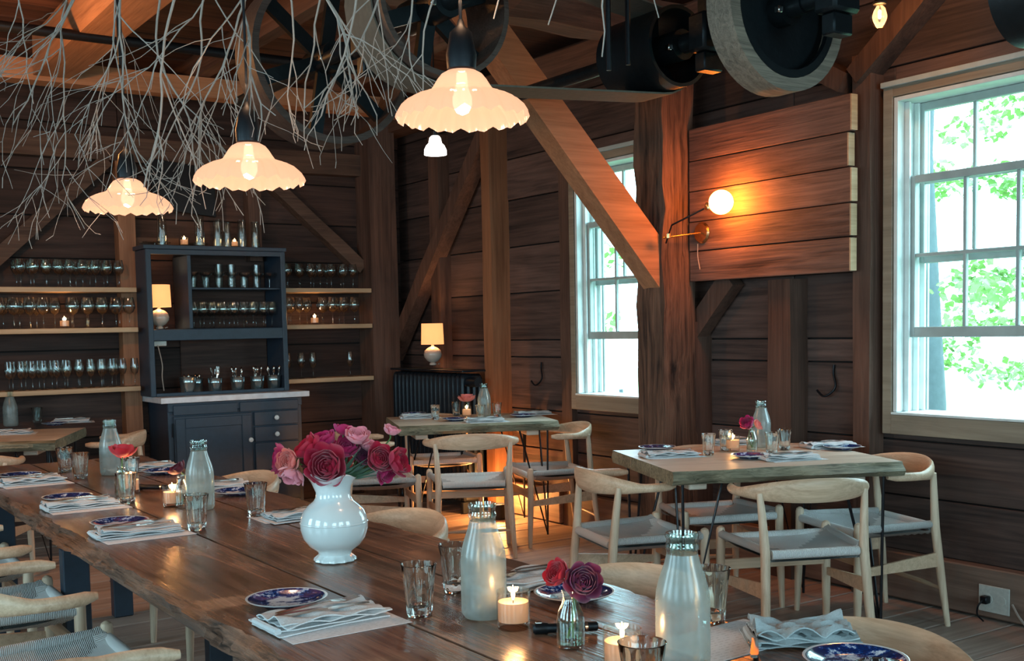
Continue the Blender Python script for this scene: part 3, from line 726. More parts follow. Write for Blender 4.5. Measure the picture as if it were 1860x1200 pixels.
chair('ash chair at the near side of the far left table, cut by the photo edge', .98, 6.75, -24)
for (y, lab) in ((2.07, 'ash chair in the lower left corner, only seat and arm end in view'),
                 (3.22, 'ash chair at the left edge with its whole curved arm rest in view'),
                 (4.03, 'ash chair behind the one with the full arm rest, left side of the long table'),
                 (4.85, 'ash chair mostly hidden at the left side of the long table')):
    chair(lab, .645, y, -90, 'ash chairs along the left side of the long table')
chair('ash chair at the far left corner of the long table', .62, 5.62, -90, 'ash chairs along the left side of the long table')
for (y, lab) in ((1.40, 'ash chair in the lower right corner, its broad curved back behind the blue plate'),
                 (2.10, 'ash chair between the two nearest frosted bottles on the right side of the long table'),
                 (3.28, 'ash chair tucked in right behind the white pitcher'),
                 (4.68, 'ash chair on the right side of the long table in front of the navy hutch')):
    chair(lab, 1.625, y, 90, 'ash chairs along the right side of the long table')

# ================================================================== HUTCH
hu = thing('kitchen_hutch', 'tall navy painted hutch with open shelves, pale counter and white knobs', 'hutch', (2.9, 8.2, 0))
def HB(n, mt, x0, x1, y0, y1, z0, z1, par=hu, b=.003): return MB().cbox(x0-2.9, x1-2.9, y0-8.2, y1-8.2, z0, z1, b).build(n, mt, par, smooth=False)
nv = M['navy']
HB('base_cabinet', nv, 2.44, 3.455, 7.965, 8.43, .06, .862); HB('plinth', nv, 2.47, 3.43, 7.99, 8.41, .002, .059)
HB('countertop', M['marble'], 2.38, 3.50, 7.905, 8.43, .864, .905)
HB('top_rail', nv, 2.44, 3.455, 7.95, 7.964, .80, .861)
for a, b in ((2.475, 2.945), (2.965, 3.42)): HB('drawer', nv, a, b, 7.938, 7.949, .775, .845)
dr = HB('door', nv, 2.475, 3.055, 7.945, 7.963, .10, .765)
for q in ((2.485, 2.555, .12, .75), (2.975, 3.045, .12, .75), (2.556, 2.974, .68, .75), (2.556, 2.974, .12, .19)):
    HB('door_moulding', nv, q[0], q[1], 7.935, 7.9445, q[2], q[3], dr)
hg = HB('hinge', M['black'], 2.462, 2.472, 7.93, 7.944, .62, .72, hu)
def knob(x, z, par, y=7.944):
    k = MB().lathe([(.004, 0), (.007, .008), (.016, .012), (.019, .02), (.015, .029), (.001, .032)], 16)
    k.v = [(x-2.9+p[0], y-8.2-p[2], z+p[1]) for p in k.v]; k.build('knob', M['ceramic'], par)
knob(3.035, .565, dr, 7.945)
for z0, z1, kz in ((.665, .765, .718), (.545, .655, .595), (.33, .535, None), (.10, .32, None)):
    d = HB('drawer', nv, 3.075, 3.42, 7.945, 7.963, z0, z1)
    if kz: knob(3.24, kz, d)
    else: knob(3.24, (z0+z1)/2+.03, d)
for a, b in ((2.365, 2.392), (3.385, 3.412)): HB('side_panel', nv, a, b, 8.09, 8.43, .906, 1.955)
HB('top_board', nv, 2.35, 3.425, 8.075, 8.44, 1.956, 1.985); HB('cornice_rail', nv, 2.393, 3.384, 8.08, 8.10, 1.918, 1.955)
HB('middle_rail', nv, 2.393, 3.384, 8.085, 8.105, 1.305, 1.385); HB('shelf', nv, 2.393, 3.384, 8.106, 8.43, 1.368, 1.388)
HB('divider', nv, 2.665, 2.692, 8.09, 8.43, 1.389, 1.917); HB('shelf', nv, 2.693, 3.384, 8.12, 8.43, 1.672, 1.686)
for a, b in ((2.393, 2.402),): HB('stile', nv, 2.365, 2.402, 8.078, 8.0895, .906, 1.955)
HB('stile', nv, 3.375, 3.412, 8.078, 8.0895, .906, 1.955); HB('lower_rail', nv, 2.403, 3.374, 8.08, 8.10, .906, .93)
HB('back_panel', M['wallX'], 2.70, 3.384, 8.431, 8.438, .91, 1.95)
# ================================================================== SHELVES
def shelf(x0, x1, z, label):
    t = tag(MB().cbox(x0-(x0+x1)/2, (x1-x0)/2, -.12, .12, -.034, 0, .003).build('wall_shelf', M['shelf'], None, ((x0+x1)/2, 8.305, z), smooth=False), label, 'shelf'); return t
SH = {}
for side, x0, x1, zs in (('left', .95, 2.325, (1.688, 1.405, .985)), ('right', 3.44, 4.19, (1.688, 1.405, .985))):
    for nm, z in zip(('top', 'middle', 'lowest'), zs):
        SH[side, nm] = (x0, x1, z); shelf(x0, x1, z, f'{nm} bare wood shelf of glasses on the {side} of the navy hutch')
# wine glasses
def wine_mesh(h, r, rimr, stem):
    p = [(r*.86, 0), (r*.84, .002), (.006, .006), (.0035, .012), (.0033, stem), (.008, stem+.006), (r*.7, stem+(h-stem)*.16), (r, stem+(h-stem)*.40), (r*.97, stem+(h-stem)*.6), (rimr, h), (rimr-.0012, h), (r*.97-.0015, stem+(h-stem)*.6), (r-.0015, stem+(h-stem)*.4), (r*.7-.001, stem+(h-stem)*.17), (.002, stem+.009)]
    return MB().lathe(p, 20).mesh('wine_glass', M['wine'], angle=60)
wg = [wine_mesh(.195, .036, .027, .085), wine_mesh(.215, .043, .032, .09), wine_mesh(.20, .030, .024, .075), wine_mesh(.17, .034, .03, .06)]
ORD = ['first', 'second', 'third', 'fourth', 'fifth', 'sixth', 'seventh', 'eighth', 'ninth', 'tenth', 'eleventh', 'twelfth', 'thirteenth', 'fourteenth', 'fifteenth']
def row_glasses(mesh, x0, x1, n, y, z, where, row, skip=(), jit=.006):
    seen = 0
    for i in range(n):
        if i in skip: continue
        x = x0+(x1-x0)*i/(n-1)+R.uniform(-jit, jit)
        o = link('wine_glass', mesh, None, (x, y+R.uniform(-jit, jit), z), R.uniform(0, 6))
        tag(o, f'wine glass {ORD[seen]} from left, {row} row, {where}', 'glass', 'stemmed glasses '+where); seen += 1
sh = 'shelf left of the hutch'
row_glasses(wg[0], 1.40, 2.22, 11, 8.25, 1.688, 'top '+sh, 'front', (1,)); row_glasses(wg[0], 1.56, 2.24, 8, 8.36, 1.688, 'top '+sh, 'back')
row_glasses(wg[1], 1.42, 2.28, 10, 8.25, 1.405, 'middle '+sh, 'front', (4,)); row_glasses(wg[1], 1.46, 2.24, 8, 8.36, 1.405, 'middle '+sh, 'back')
row_glasses(wg[2], 1.46, 2.30, 12, 8.25, .985, 'lowest '+sh, 'front'); row_glasses(wg[2], 1.50, 2.20, 9, 8.36, .985, 'lowest '+sh, 'back')
sh = 'shelf right of the hutch'
row_glasses(wg[0], 3.50, 4.06, 7, 8.25, 1.688, 'top '+sh, 'front'); row_glasses(wg[0], 3.54, 4.0, 5, 8.36, 1.688, 'top '+sh, 'back')
row_glasses(wg[1], 3.50, 4.06, 7, 8.25, 1.405, 'middle '+sh, 'front', (2,)); row_glasses(wg[1], 3.56, 3.98, 4, 8.36, 1.405, 'middle '+sh, 'back')
row_glasses(wg[2], 3.49, 4.02, 6, 8.27, .985, 'lowest '+sh, 'front', (3, 4))
row_glasses(wg[0], 2.73, 3.34, 9, 8.19, 1.389, 'lower rack inside the hutch', 'front', jit=.004); row_glasses(wg[0], 2.75, 3.33, 9, 8.31, 1.389, 'lower rack inside the hutch', 'back', jit=.004)
coupe = MB().lathe([(.028, 0), (.004, .005), (.0035, .07), (.02, .078), (.043, .098), (.046, .115), (.0448, .115), (.041, .099), (.002, .081)], 20).mesh('coupe_glass', M['wine'], angle=60)
tumb0 = MB().lathe([(.028, 0), (.033, .09), (.0318, .09), (.0265, .012), (.001, .011)], 20).mesh('tumbler', M['wine'], angle=60)
for k, x in enumerate((2.735, 2.835, 2.935, 3.035, 3.135, 3.235, 3.33)):
    tag(link('coupe_glass', coupe, None, (x, 8.20, 1.687), 0), f'{ORD[k]} coupe glass from the left on the upper rack inside the hutch', 'glass', 'coupe glasses in the hutch')
for k, x in enumerate((2.78, 2.88, 2.98, 3.08, 3.18, 3.28)):
    tag(link('tumbler', tumb0, None, (x, 8.33, 1.687), 0), f'{ORD[k]} short tumbler from the left behind the coupes inside the hutch', 'glass', 'short tumblers in the hutch')
    if k in (2, 3, 5): tag(link('tumbler', tumb0, None, (x, 8.33, 1.779), 0), f'tumbler stacked on the {ORD[k]} short tumbler behind the coupes in the hutch', 'glass', 'short tumblers in the hutch')
# tall carafes and cake stands on top
car = MB().lathe([(.036, 0), (.038, .01), (.032, .19), (.033, .22), (.0315, .22), (.0305, .19), (.035, .014), (.001, .012)], 20).mesh('glass_carafe', M['glass'], angle=60)
for x, y, s, lab in ((2.53, 8.22, 1.0, 'tall clear carafe nearest the left end on top of the hutch'), (2.80, 8.20, 1.0, 'tall clear carafe just right of the left candle on top of the hutch'), (2.955, 8.25, .95, 'clear carafe first in the tight group of four on the hutch top'),
                     (3.045, 8.30, .9, 'clear carafe second in the tight group of four on the hutch top'), (3.14, 8.24, .95, 'clear carafe third in the tight group of four on the hutch top'), (3.25, 8.25, .92, 'clear carafe rightmost on the hutch top')):
    t = tag(link('glass_carafe', car, None, (x, y, 1.986), 0), lab, 'carafe', 'carafes on the hutch'); t.scale = (s,)*3
cst = MB().lathe([(.05, 0), (.012, .006), (.01, .02), (.02, .024), (.11, .026), (.112, .034), (.106, .034), (.10, .030), (.001, .029)], 28).mesh('cake_stand', M['glass'], angle=60)
tag(link('cake_stand', cst, None, (2.50, 8.30, 1.986)), 'low clear glass stand behind the left carafe on the hutch', 'stand')
tag(link('cake_stand', cst, None, (2.80, 8.325, 1.986)), 'low clear glass stand behind the second carafe on the hutch', 'stand')

# ================================================================== CANDLES, LAMPS
def candle_proto(lit=True):
    t = thing('votive_candle', 'x', 'candle')
    MB().lathe([(.030, 0), (.0325, .004), (.033, .070), (.0312, .070), (.0305, .014), (.001, .012)], 24).build('jar', M['jar'], t, angle=50)
    wx = MB().lathe([(.0295, .0145), (.0300, .050), (.024, .047), (.001, .046)], 20).build('wax', M['wax'], t, angle=50)
    MB().tube([(0, 0, .045), (0, 0, .054)], .001, 5).build('wick', M['black'], wx)
    MB().lathe([(.001, .052), (.0035, .057), (.0042, .062), (.0028, .070), (.0004, .080)], 10).build('flame', M['flame'], t)
    return t
CANDLE = None
def candle(loc, label, power=1.2, s=1.0):
    global CANDLE
    if CANDLE is None: CANDLE = candle_proto(); t = CANDLE; t.location = loc; t['label'] = label
    else: t = dup(CANDLE, loc, R.uniform(0, 6), label)
    t.scale = (s, s, s*1.06)
    t['group'] = 'lit votive candles'
    point('candle_light', (loc[0], loc[1], loc[2]+.068*s), power, (1, .50, .18), .012)
def T(px, py, z=TZ): p = atz(px, py, z); return (p.x, p.y, z)
candle(T(933, 1140), 'lit candle in clear glass right of the nearest whole frosted bottle', .8, 1.02)
candle((1.215, 1.475, TZ), 'lit candle behind the tumbler at the bottom edge of the photo', .8, 1.02)
candle(T(314, 920), 'lit candle just left of the second frosted bottle, by the dark red flower', .8)
candle(T(238, 896), 'lit candle glowing behind the tumbler under the bright red flower', .9)
candle(T(1331, 819), 'lit candle among the tumblers on the right table', .5)
candle(T(848, 757), 'lit candle under the coral flower on the middle table', .5)
candle((.97, 7.42, TZ), 'lit candle at the photo edge on the far left table', .6)
candle((1.83, 8.215, 1.405), 'lit candle on the middle shelf left of the hutch', 1.6)
candle((3.70, 8.215, 1.405), 'lit candle on the middle shelf right of the hutch', 1.6)
candle((2.675, 8.17, 1.986), 'left one of two small candles on top of the hutch', .6, .9)
candle((3.055, 8.17, 1.986), 'right one of two small candles on top of the hutch, between carafes', .6, .8)

def table_lamp(loc, label, s=1.0):
    t = thing('table_lamp', label, 'lamp', loc, 0, 'gourd shaped table lamps')
    MB().lathe([(.024, 0), (.028, .004), (.026, .016), (.018, .02), (.045, .034), (.066, .062), (.070, .085), (.062, .112), (.040, .132), (.014, .142), (.010, .150), (.010, .162), (.001, .163)], 28).build('base', M['cream'], t)
    MB().lathe([(.087, .158), (.082, .318), (.0805, .318), (.0855, .158)], 32, closed=True).build('lamp_shade', M['lampshade'], t, fix=False)
    MB().tube([(.03, -.03, .008), (.05, -.02, .012)], .004, 6).build('cord_outlet', M['cord'], t)
    t.scale = (s,)*3
    point('table_lamp_light', (loc[0], loc[1], loc[2]+.24*s), 5, (1, .50, .20), .03)
table_lamp((4.34, 7.49, 1.076), 'small lit cream lamp with drum shade on top of the radiator')
table_lamp((2.478, 8.19, 1.389), 'small lit cream lamp with drum shade inside the hutch')
# pendants
def pendant():
    t = thing('pendant_lamp', 'x', 'pendant', (0, 0, 0), 0, 'ruffled milk glass pendants')
    prof = [(1.0, 0), (.985, .07), (.93, .17), (.83, .27), (.70, .345), (.56, .395), (.48, .43), (.43, .50), (.375, .59), (.31, .67), (.22, .72), (.12, .735)]
    n = 96; a = .155
    def mod(i, r, z, an):
        e = max(0, (r-.42)/.58)
        return r*a*(1+.022*math.cos(an*24)*e), z*a+.0045*math.cos(an*24)*e*e+ (.003*math.cos(an*12) if i == 0 else 0)
    MB().lathe(prof, n, mod, closed=True).build('glass_shade', M['shade'], t, angle=70, fix=False)
    MB().lathe([(.03, .112), (.034, .116), (.036, .150), (.030, .175), (.026, .20), (.010, .215), (.006, .23)], 24).build('socket', M['black'], t)
    MB().tube([(0, 0, .225), (0, 0, 1.372)], .004, 6).build('cord', M['black'], t)
    MB().lathe([(.001, .010), (.014, .016), (.023, .034), (.023, .052), (.014, .075), (.012, .108)], 16).build('bulb', M['bulb'], t)
    return t
pd = pendant()
PP = ((1.421, 2.286, 1.832, 'nearest and largest ruffled pendant lamp over the long table'), (1.217, 3.118, 1.770, 'middle ruffled pendant lamp of three over the long table'), (1.176, 4.206, 1.797, 'farthest ruffled pendant lamp, at left above the hutch'))
for i, (x, y, z, lab) in enumerate(PP):
    t = pd if i == 0 else dup(pd, (x, y, z), .1*i)
    t.location = (x, y, z); t['label'] = lab
    point('pendant_light', (x, y, z-.015), 4.5, (1, .54, .30), .03); point('pendant_uplight', (x, y, z+.28), 1.5, WARM, .03)
t = thing('pendant_lamp', 'tiny bright white opal pendant far off above the middle table', 'pendant', (3.50, 5.95, 2.395))
MB().lathe([(.068, 0), (.067, .03), (.055, .055), (.040, .07), (.034, .10), (.024, .112), (.001, .113)], 24).build('glass_shade', M['whiteglobe'], t)
MB().lathe([(.018, .110), (.02, .14), (.006, .15), (.004, .75)], 12).build('socket', M['black'], t)
point('opal_light', (3.50, 5.95, 2.37), 3, (1, .85, .66), .04)
# bare bulbs
def bare(loc, label, p):
    t = thing('bare_bulb', label, 'bulb', loc)
    MB().lathe([(.001, -.10), (.025, -.094), (.042, -.07), (.045, -.045), (.035, -.02), (.018, 0), (.014, .014)], 20).build('glass_bulb', M['jar'], t)
    MB().lathe([(.001, -.062), (.006, -.058), (.007, -.03), (.002, -.022)], 8).build('filament', M['bulb'], t)
    MB().lathe([(.028, .0), (.032, .008), (.02, .02), (.02, .06), (.004, .07), (.004, .42)], 14).build('socket', M['black'], t)
    point('bulb_light', (loc[0], loc[1], loc[2]-.04), p, (1, .42, .12), .04)
bare((4.16, 3.24, 2.715), 'clear round bulb glowing above and left of the near window', 5)
bare((.80, 5.95, 2.66), 'bare bulb just beyond the left edge of the photo, under the beams', 60)
# wall lamp
wl_ = thing('wall_lamp', 'brass jointed wall lamp with a bright round globe on the sawn boards', 'lamp', (4.42, 4.62, 1.85))
d = MB().lathe([(.001, 0), (.058, 0), (.06, .006), (.05, .016), (.001, .018)], 24); d.v = [(-p[2]-.002, p[0], p[1]) for p in d.v]; d.build('backplate', M['gold'], wl_)
MB().tube([(-.015, 0, 0), (-.245, .055, -.03)], .005, 8).build('arm', M['gold'], wl_)
MB().tube([(-.20, .08, -.055), (-.225, .005, .035), (-.15, -.17, .11)], .005, 8).build('arm', M['black'], wl_)
MB().lathe([(.001, -.016), (.016, -.012), (.016, .012), (.001, .016)], 12, c=(-.215, .045, -.02)).build('joint', M['gold'], wl_)
g = MB().lathe([(.001, -.022), (.022, -.018), (.026, 0), (.020, .02), (.001, .022)], 14, c=(-.137, -.195, .12)).build('socket_cup', M['gold'], wl_)
vs = MB(); n = 14
vs.lathe([(.064*math.sin(PI*i/n)+.0005, -.064*math.cos(PI*i/n)) for i in range(n+1)], 24, c=(-.110, -.255, .137)); vs.build('globe', M['globe'], wl_)
MB().tube(bez([(-.02, .02, -.06), (-.01, .03, -.13), (-.012, .012, -.20)]), .0025, 6).build('cord', M['cord'], wl_)

# ================================================================== TABLEWARE
def plate_mesh():
    p = [(.040, 0), (.050, .001), (.054, .004), (.078, .011), (.087, .0155), (.0885, .0175), (.086, .0178), (.074, .0135), (.058, .0075), (.050, .006), (.0005, .0058)]
    return MB().lathe(p, 40).mesh('plate', M['plate'])
PL = plate_mesh()
def plate(x, y, label, z=TZ, s=1.0, tilt=0):
    o = link('side_plate', PL, None, (x, y, z+.001), (tilt, 0, R.uniform(0, 6)))
    o.scale = (s,)*3; return tag(o, label, 'plate', 'blue and white side plates')
def napkin_mesh(seed, L=.25, W=.135, mat=None, messy=1.0):
    rn = random.Random(seed); b = MB(); nx, ny = 22, 12; z = .0005
    for l in range(4):
        ph = [rn.uniform(0, 6) for _ in range(4)]; ex = rn.uniform(-.008, .008); ey = rn.uniform(-.008, .008); th = .0028
        sk = rn.uniform(-.05, .05)
        g = []
        for j in range(ny+1):
            for i in range(nx+1):
                u, v = i/nx-.5, j/ny-.5
                x = u*(L-.008*l)+ex+sk*v*W; y = v*(W-.006*l)+ey+.006*math.sin(u*5+ph[0])
                h = messy*(.0014*math.sin(u*9+ph[1])*math.sin(v*6+ph[2])+.0016*math.sin(v*11+u*7+ph[3]))*(l+.6)
                if l == 3: h += .006*max(0, -u-.25)*4*messy + .010*max(0, u*.8+v*.9-.45)*messy*2
                g.append((x, y, z+abs(h)))
        top = [(x, y, zz+th-.0006*(abs(x) > L*.48)) for x, y, zz in g]; k = len(g); b0 = len(b.v)
        n1 = nx+1; fs = []
        for j in range(ny):
            for i in range(nx):
                a = j*n1+i; fs.append((a, a+n1, a+n1+1, a+1)); fs.append((a+k, a+1+k, a+n1+1+k, a+n1+k))
        edge = [i for i in range(n1)]+[j*n1+nx for j in range(1, ny+1)]+[ny*n1+i for i in range(nx-1, -1, -1)]+[j*n1 for j in range(ny-1, 0, -1)]
        for a, c in zip(edge, edge[1:]+edge[:1]): fs.append((a, c, c+k, a+k))
        b.add(g+top, fs); z += th+.0022
    b.tube([(-L/2+.004, -W*.42, .008), (-L/2+.002, 0, .0095), (-L/2+.006, W*.42, .008)], .0075, 8)
    return b.mesh('napkin', mat or M['linen'])
NAP = [napkin_mesh(s) for s in (1, 2, 3)]; NAPG = napkin_mesh(9, .20, .13, M['linen_gray'], 2.2)
SHEET = MB().cbox(-.13, .13, -.085, .085, 0, .0008, .0002).mesh('menu', M['paper'], smooth=False)
def fork_mesh():
    b = MB(); W_ = [(-.095, .006, .0), (-.08, .0085, .001), (-.02, .004, .004), (.03, .0035, .006), (.045, .009, .004), (.055, .0115, .002), (.062, .0115, .002)]
    for (x, w_, z), (x2, w2, z2) in zip(W_, W_[1:]):
        b.hexa([(x, -w_, z), (x2, -w2, z2), (x2, w2, z2), (x, w_, z), (x, -w_, z+.0022), (x2, -w2, z2+.0022), (x2, w2, z2+.0022), (x, w_, z+.0022)])
    for k in range(4):
        y = -.0098+.0065*k; b.hexa([(.062, y-.0016, .002), (.095, y-.001, .006), (.095, y+.001, .006), (.062, y+.0016, .002), (.062, y-.0016, .004), (.095, y-.001, .0075), (.095, y+.001, .0075), (.062, y+.0016, .004)])
    return b.mesh('fork', M['silver'])
def knife_mesh():
    b = MB(); W_ = [(-.10, .005, .0), (-.09, .0075, 0), (0, .0055, .001), (.01, .006, .001), (.03, .009, .001), (.09, .0085, .001), (.104, .003, .001)]
    for i, ((x, w_, z), (x2, w2, z2)) in enumerate(zip(W_, W_[1:])):
        t = .0055 if i < 2 else (.0045 if i == 2 else .0016)
        b.hexa([(x, -w_, z), (x2, -w2, z2), (x2, w2, z2), (x, w_, z), (x, -w_, z+t), (x2, -w2, z2+t), (x2, w2, z2+t), (x, w_, z+t)])
    return b.mesh('knife', M['silver'])
FK, KN = fork_mesh(), knife_mesh()
def setting(x, y, a, where, wp=None, sheet=True, nap=0, cut=True, pl=True, z=TZ, ps=1.0, po=(0, .175), so=(.012, -.045)):
    """menu, napkin, fork, knife and plate in one place; a = rotation of the place"""
    c, s = math.cos(a), math.sin(a); W = lambda dx, dy: (x+c*dx-s*dy, y+s*dx+c*dy)
    if sheet:
        o = link('menu', SHEET, None, (*W(*so), z+.0006), a+R.uniform(-.03, .03)); tag(o, 'white paper menu under the napkin '+where, 'menu', 'paper menus')
    o = link('napkin', NAP[nap % 3], None, (*W(0, 0), z+.0016), a+R.uniform(-.05, .05)+(PI if nap > 2 else 0)); tag(o, 'folded white cloth napkin '+where, 'napkin', 'folded napkins')
    if cut:
        o = link('fork', FK, None, (*W(.0, .012), z+.0285), a+.10); tag(o, 'steel fork lying on the napkin '+where, 'fork', 'forks'); o.scale = (1, 1, 1)
        o = link('knife', KN, None, (*W(-.005, -.022), z+.0275), a-.02); tag(o, 'steel knife lying on the napkin '+where, 'knife', 'knives')
    if pl: plate(*W(*po), 'blue patterned white plate '+where, z, ps)
setting(.945, 2.115, 0, 'nearest us, left side of long table')
setting(.935, 3.41, 0, 'second along left side of long table', nap=1)
setting(.935, 4.08, 0, 'third along left side of long table', nap=2, po=(0, .20))
setting(.930, 4.90, 0, 'at left photo edge on the long table', nap=0, po=(0, .22))
setting(1.455, 2.12, PI, 'behind the purple flower vase', nap=4, po=(-.01, .18))
o = link('menu', SHEET, None, (1.50, 1.50, TZ+.0006), .05); tag(o, 'white paper menu beside the grey napkin at lower right', 'menu', 'paper menus')
o = link('napkin', NAPG, None, (1.60, 1.415, TZ+.0016), -.6); tag(o, 'crumpled grey napkin at lower right of the long table', 'napkin')
o = link('knife', KN, None, (1.49, 1.43, TZ+.013), .75); tag(o, 'steel knife beside the crumpled grey napkin at lower right', 'knife', 'knives')
o = link('fork', FK, None, (1.46, 1.40, TZ+.004), .8); tag(o, 'steel fork beside the crumpled grey napkin at lower right', 'fork', 'forks')
plate(1.545, 1.25, 'blue patterned white plate at the bottom edge, lower right corner')
setting(1.45, 3.35, PI, 'left of the white pitcher, long table', nap=1, pl=False)
setting(1.45, 4.19, PI, 'in front of the hutch chair, long table', nap=2, po=(-.02, .19))
setting(1.44, 5.02, PI, 'at the far end of the long table', nap=3, po=(-.01, .19))

def tumbler_proto():
    prof = [(.0255, 0), (.0268, .003), (.0272, .016), (.0282, .03), (.0325, .080), (.0372, .106), (.0381, .108), (.0372, .1085), (.0350, .106), (.0300, .078), (.0250, .030), (.0235, .020), (.001, .018)]
    def mod(i, r, z, an):
        f = .035 if 2 <= i <= 4 else (.012 if i == 5 else (.03 if i in (9, 10) else 0)); return r*(1+f*math.cos(an*9)), z
    return MB().lathe(prof, 72, mod).mesh('tumbler', M['tumbler'], angle=60)
TU = tumbler_proto()
def tumbler(p, label, s=1.0):
    o = link('tumbler', TU, None, (p[0], p[1], TZ+.0006), R.uniform(0, 1)); o.scale = (s,)*3; return tag(o, label, 'glass', 'fluted water tumblers')
tumbler(T(762, 1117), 'fluted tumbler standing alone left of the nearest whole frosted bottle')
tumbler(T(828, 1074), 'fluted tumbler half hidden behind the nearest whole frosted bottle')
tumbler(T(358, 962), 'fluted tumbler in front of the second frosted bottle')
tumbler(T(231, 914), 'fluted tumbler in front of the candle below the bright red flower')
tumbler(T(466, 937), 'fluted tumbler alone between the second bottle and the white pitcher')
tumbler(T(147, 869), 'front one of two fluted tumblers left of the third frosted bottle')
tumbler(T(119, 857), 'rear one of two fluted tumblers left of the third frosted bottle')
tumbler(T(238, 880), 'fluted tumbler behind the bright red flower')
p = atz(1166, 1166, TZ+.108); tumbler(p, 'tumbler cut by the bottom edge in front of a candle', 1.0)
p = atz(1601, 1208, TZ+.108); tumbler(p, 'tumbler rim at the bottom edge over the lower right plate')
tumbler(T(1293, 1128), 'tumbler mostly hidden behind the right hand frosted bottle')
for px, py, lab in ((1287, 826, 'leftmost tumbler on the right table'), (1318, 818, 'tumbler behind the candle on the right table'), (1402, 824, 'tumbler right of the bud vase on the right table'), (1425, 817, 'rightmost tumbler on the right table'),
                    (791, 762, 'leftmost tumbler on the middle table'), (829, 755, 'tumbler just left of the coral flower'), (903, 757, 'tumbler right of the bottle on the middle table'), (873, 762, 'tumbler in front of the bottle on the middle table'),
                    (68, 768, 'tumbler on the far left table')):
    tumbler(T(px, py), lab, .9 if px != 68 else 1)
# frosted bottles
def bottle_proto():
    t = thing('water_bottle', 'x', 'bottle', (0, 0, 0), 0, 'frosted water bottles')
    MB().lathe([(.030, 0), (.041, .002), (.046, .010), (.047, .022), (.0470, .118), (.0455, .135), (.040, .157), (.031, .183), (.0275, .197), (.0268, .200)], 36).build('body', M['frost'], t)
    MB().lathe([(.0268, .2005), (.0272, .206), (.029, .210), (.029, .215), (.0272, .218), (.0268, .224), (.0285, .227), (.0292, .232), (.028, .236), (.0245, .236), (.0235, .232), (.0225, .222), (.0225, .2005)], 36, closed=True).build('neck', M['neck'], t)
    return t
BT = bottle_proto(); first = True
for (px, py, s, lab) in ((880, 1120, 1, 'frosted water bottle left of the candle in the lower middle of the photo'), (1241, 1213, 1, 'largest frosted water bottle, at the bottom right of the long table'), (365, 925, 1, 'second frosted bottle from the left on the long table, with pinkish reflections'),
                         (203, 862, 1, 'farthest frosted bottle on the long table beside the bright red flower'), (1383, 812, .95, 'frosted bottle on the right table'), (880, 756, .95, 'frosted bottle on the middle table'), (20, 774, 1, 'frosted bottle on the far left table')):
    t = BT if first else dup(BT, (0, 0, 0), R.uniform(0, 6)); first = False
    p = T(px, py); t.location = (p[0], p[1], TZ+.0006); t['label'] = lab; t.scale = (s,)*3
# ================================================================== FLOWERS
PETM = {}
def petal_mesh(R_, th0, th1, half, seed, ruff=.06):
    rn = random.Random(seed); nu, nv = 8, 6; vs = []; ph = rn.uniform(0, 6)
    for j in range(nv+1):
        v = j/nv; th = th0+(th1-th0)*v
        for i in range(nu+1):
            u = -1+2*i/nu; wd = half*(math.sin(PI*min(.5, v*.75+.08)))*(1-.25*max(0, v-.75)*4*u*u)
            tt = th-(.30*u*u*v*v); r = R_*(1+ruff*v*v*math.sin(u*4+ph)+.05*v)
            a = u*wd
            vs.append((r*math.sin(tt)*math.cos(a), r*math.sin(tt)*math.sin(a), R_*(1-math.cos(tt))))
    n = nu+1; return vs, [(j*n+i, j*n+i+1, (j+1)*n+i+1, (j+1)*n+i) for j in range(nv) for i in range(nu)]
def bloom_meshes(col):
    if col in PETM: return PETM[col]
    mt = PET[col]
    outs = []
    for s in range(3):
        v, f = petal_mesh(1.0, .10, 1.62, .62, s+11, .05); outs.append(MB().add(v, f).mesh('petal', mt, fix=False, angle=180))
    core = MB()
    for ring, (rr_, t1, cnt, up) in enumerate(((.86, 1.85, 6, .04), (.72, 2.05, 6, .08), (.58, 2.2, 5, .13), (.45, 2.35, 5, .20), (.32, 2.5, 4, .28), (.19, 2.7, 3, .40))):
        for k in range(cnt):
            v, f = petal_mesh(rr_, .3, t1, .75, ring*10+k, .05); a = 2*PI*k/cnt+ring*.7; c, s = math.cos(a), math.sin(a)
            core.add([(x*c-y*s, x*s+y*c, z*(1.0)+up) for x, y, z in v], f)
    PETM[col] = (outs, core.mesh('bloom_heart', mt, fix=False, angle=180)); return PETM[col]
def flower(pos, r, col, face, label, stem_to=None, open_=1.0, name='ranunculus'):
    """pos = bloom centre, face = direction it looks"""
    outs, core = bloom_meshes(col); d = Vector(face).normalized()
    q = d.to_track_quat('Z', 'Y'); t = thing(name, label, 'flower', Vector(pos)-d*r*.6, 0, 'ranunculus flowers')
    t.rotation_mode = 'QUATERNION'; t.rotation_quaternion = q; 
    c = link('bloom_heart', core, t); c.scale = (r*.93,)*3
    for k in range(7):
        p = link('petal', outs[k % 3], t, (0, 0, 0), (0, R.uniform(-.06, .25)*open_, 2*PI*k/7+R.uniform(-.15, .15))); p.scale = (r*R.uniform(.97, 1.08),)*3
    if stem_to is not None:
        inv = q.inverted(); base = Vector(pos)-d*r*.6; e = inv@(Vector(stem_to)-base)
        b3 = Vector((0, 0, -r*1.2)); pts = bez([(0, 0, 0), b3, (b3+e)*.5+Vector((0, 0, -r*.4)), e], 5)
        MB().tube(pts, .0022, 6).build('stem', M['stem'], t)
    return t
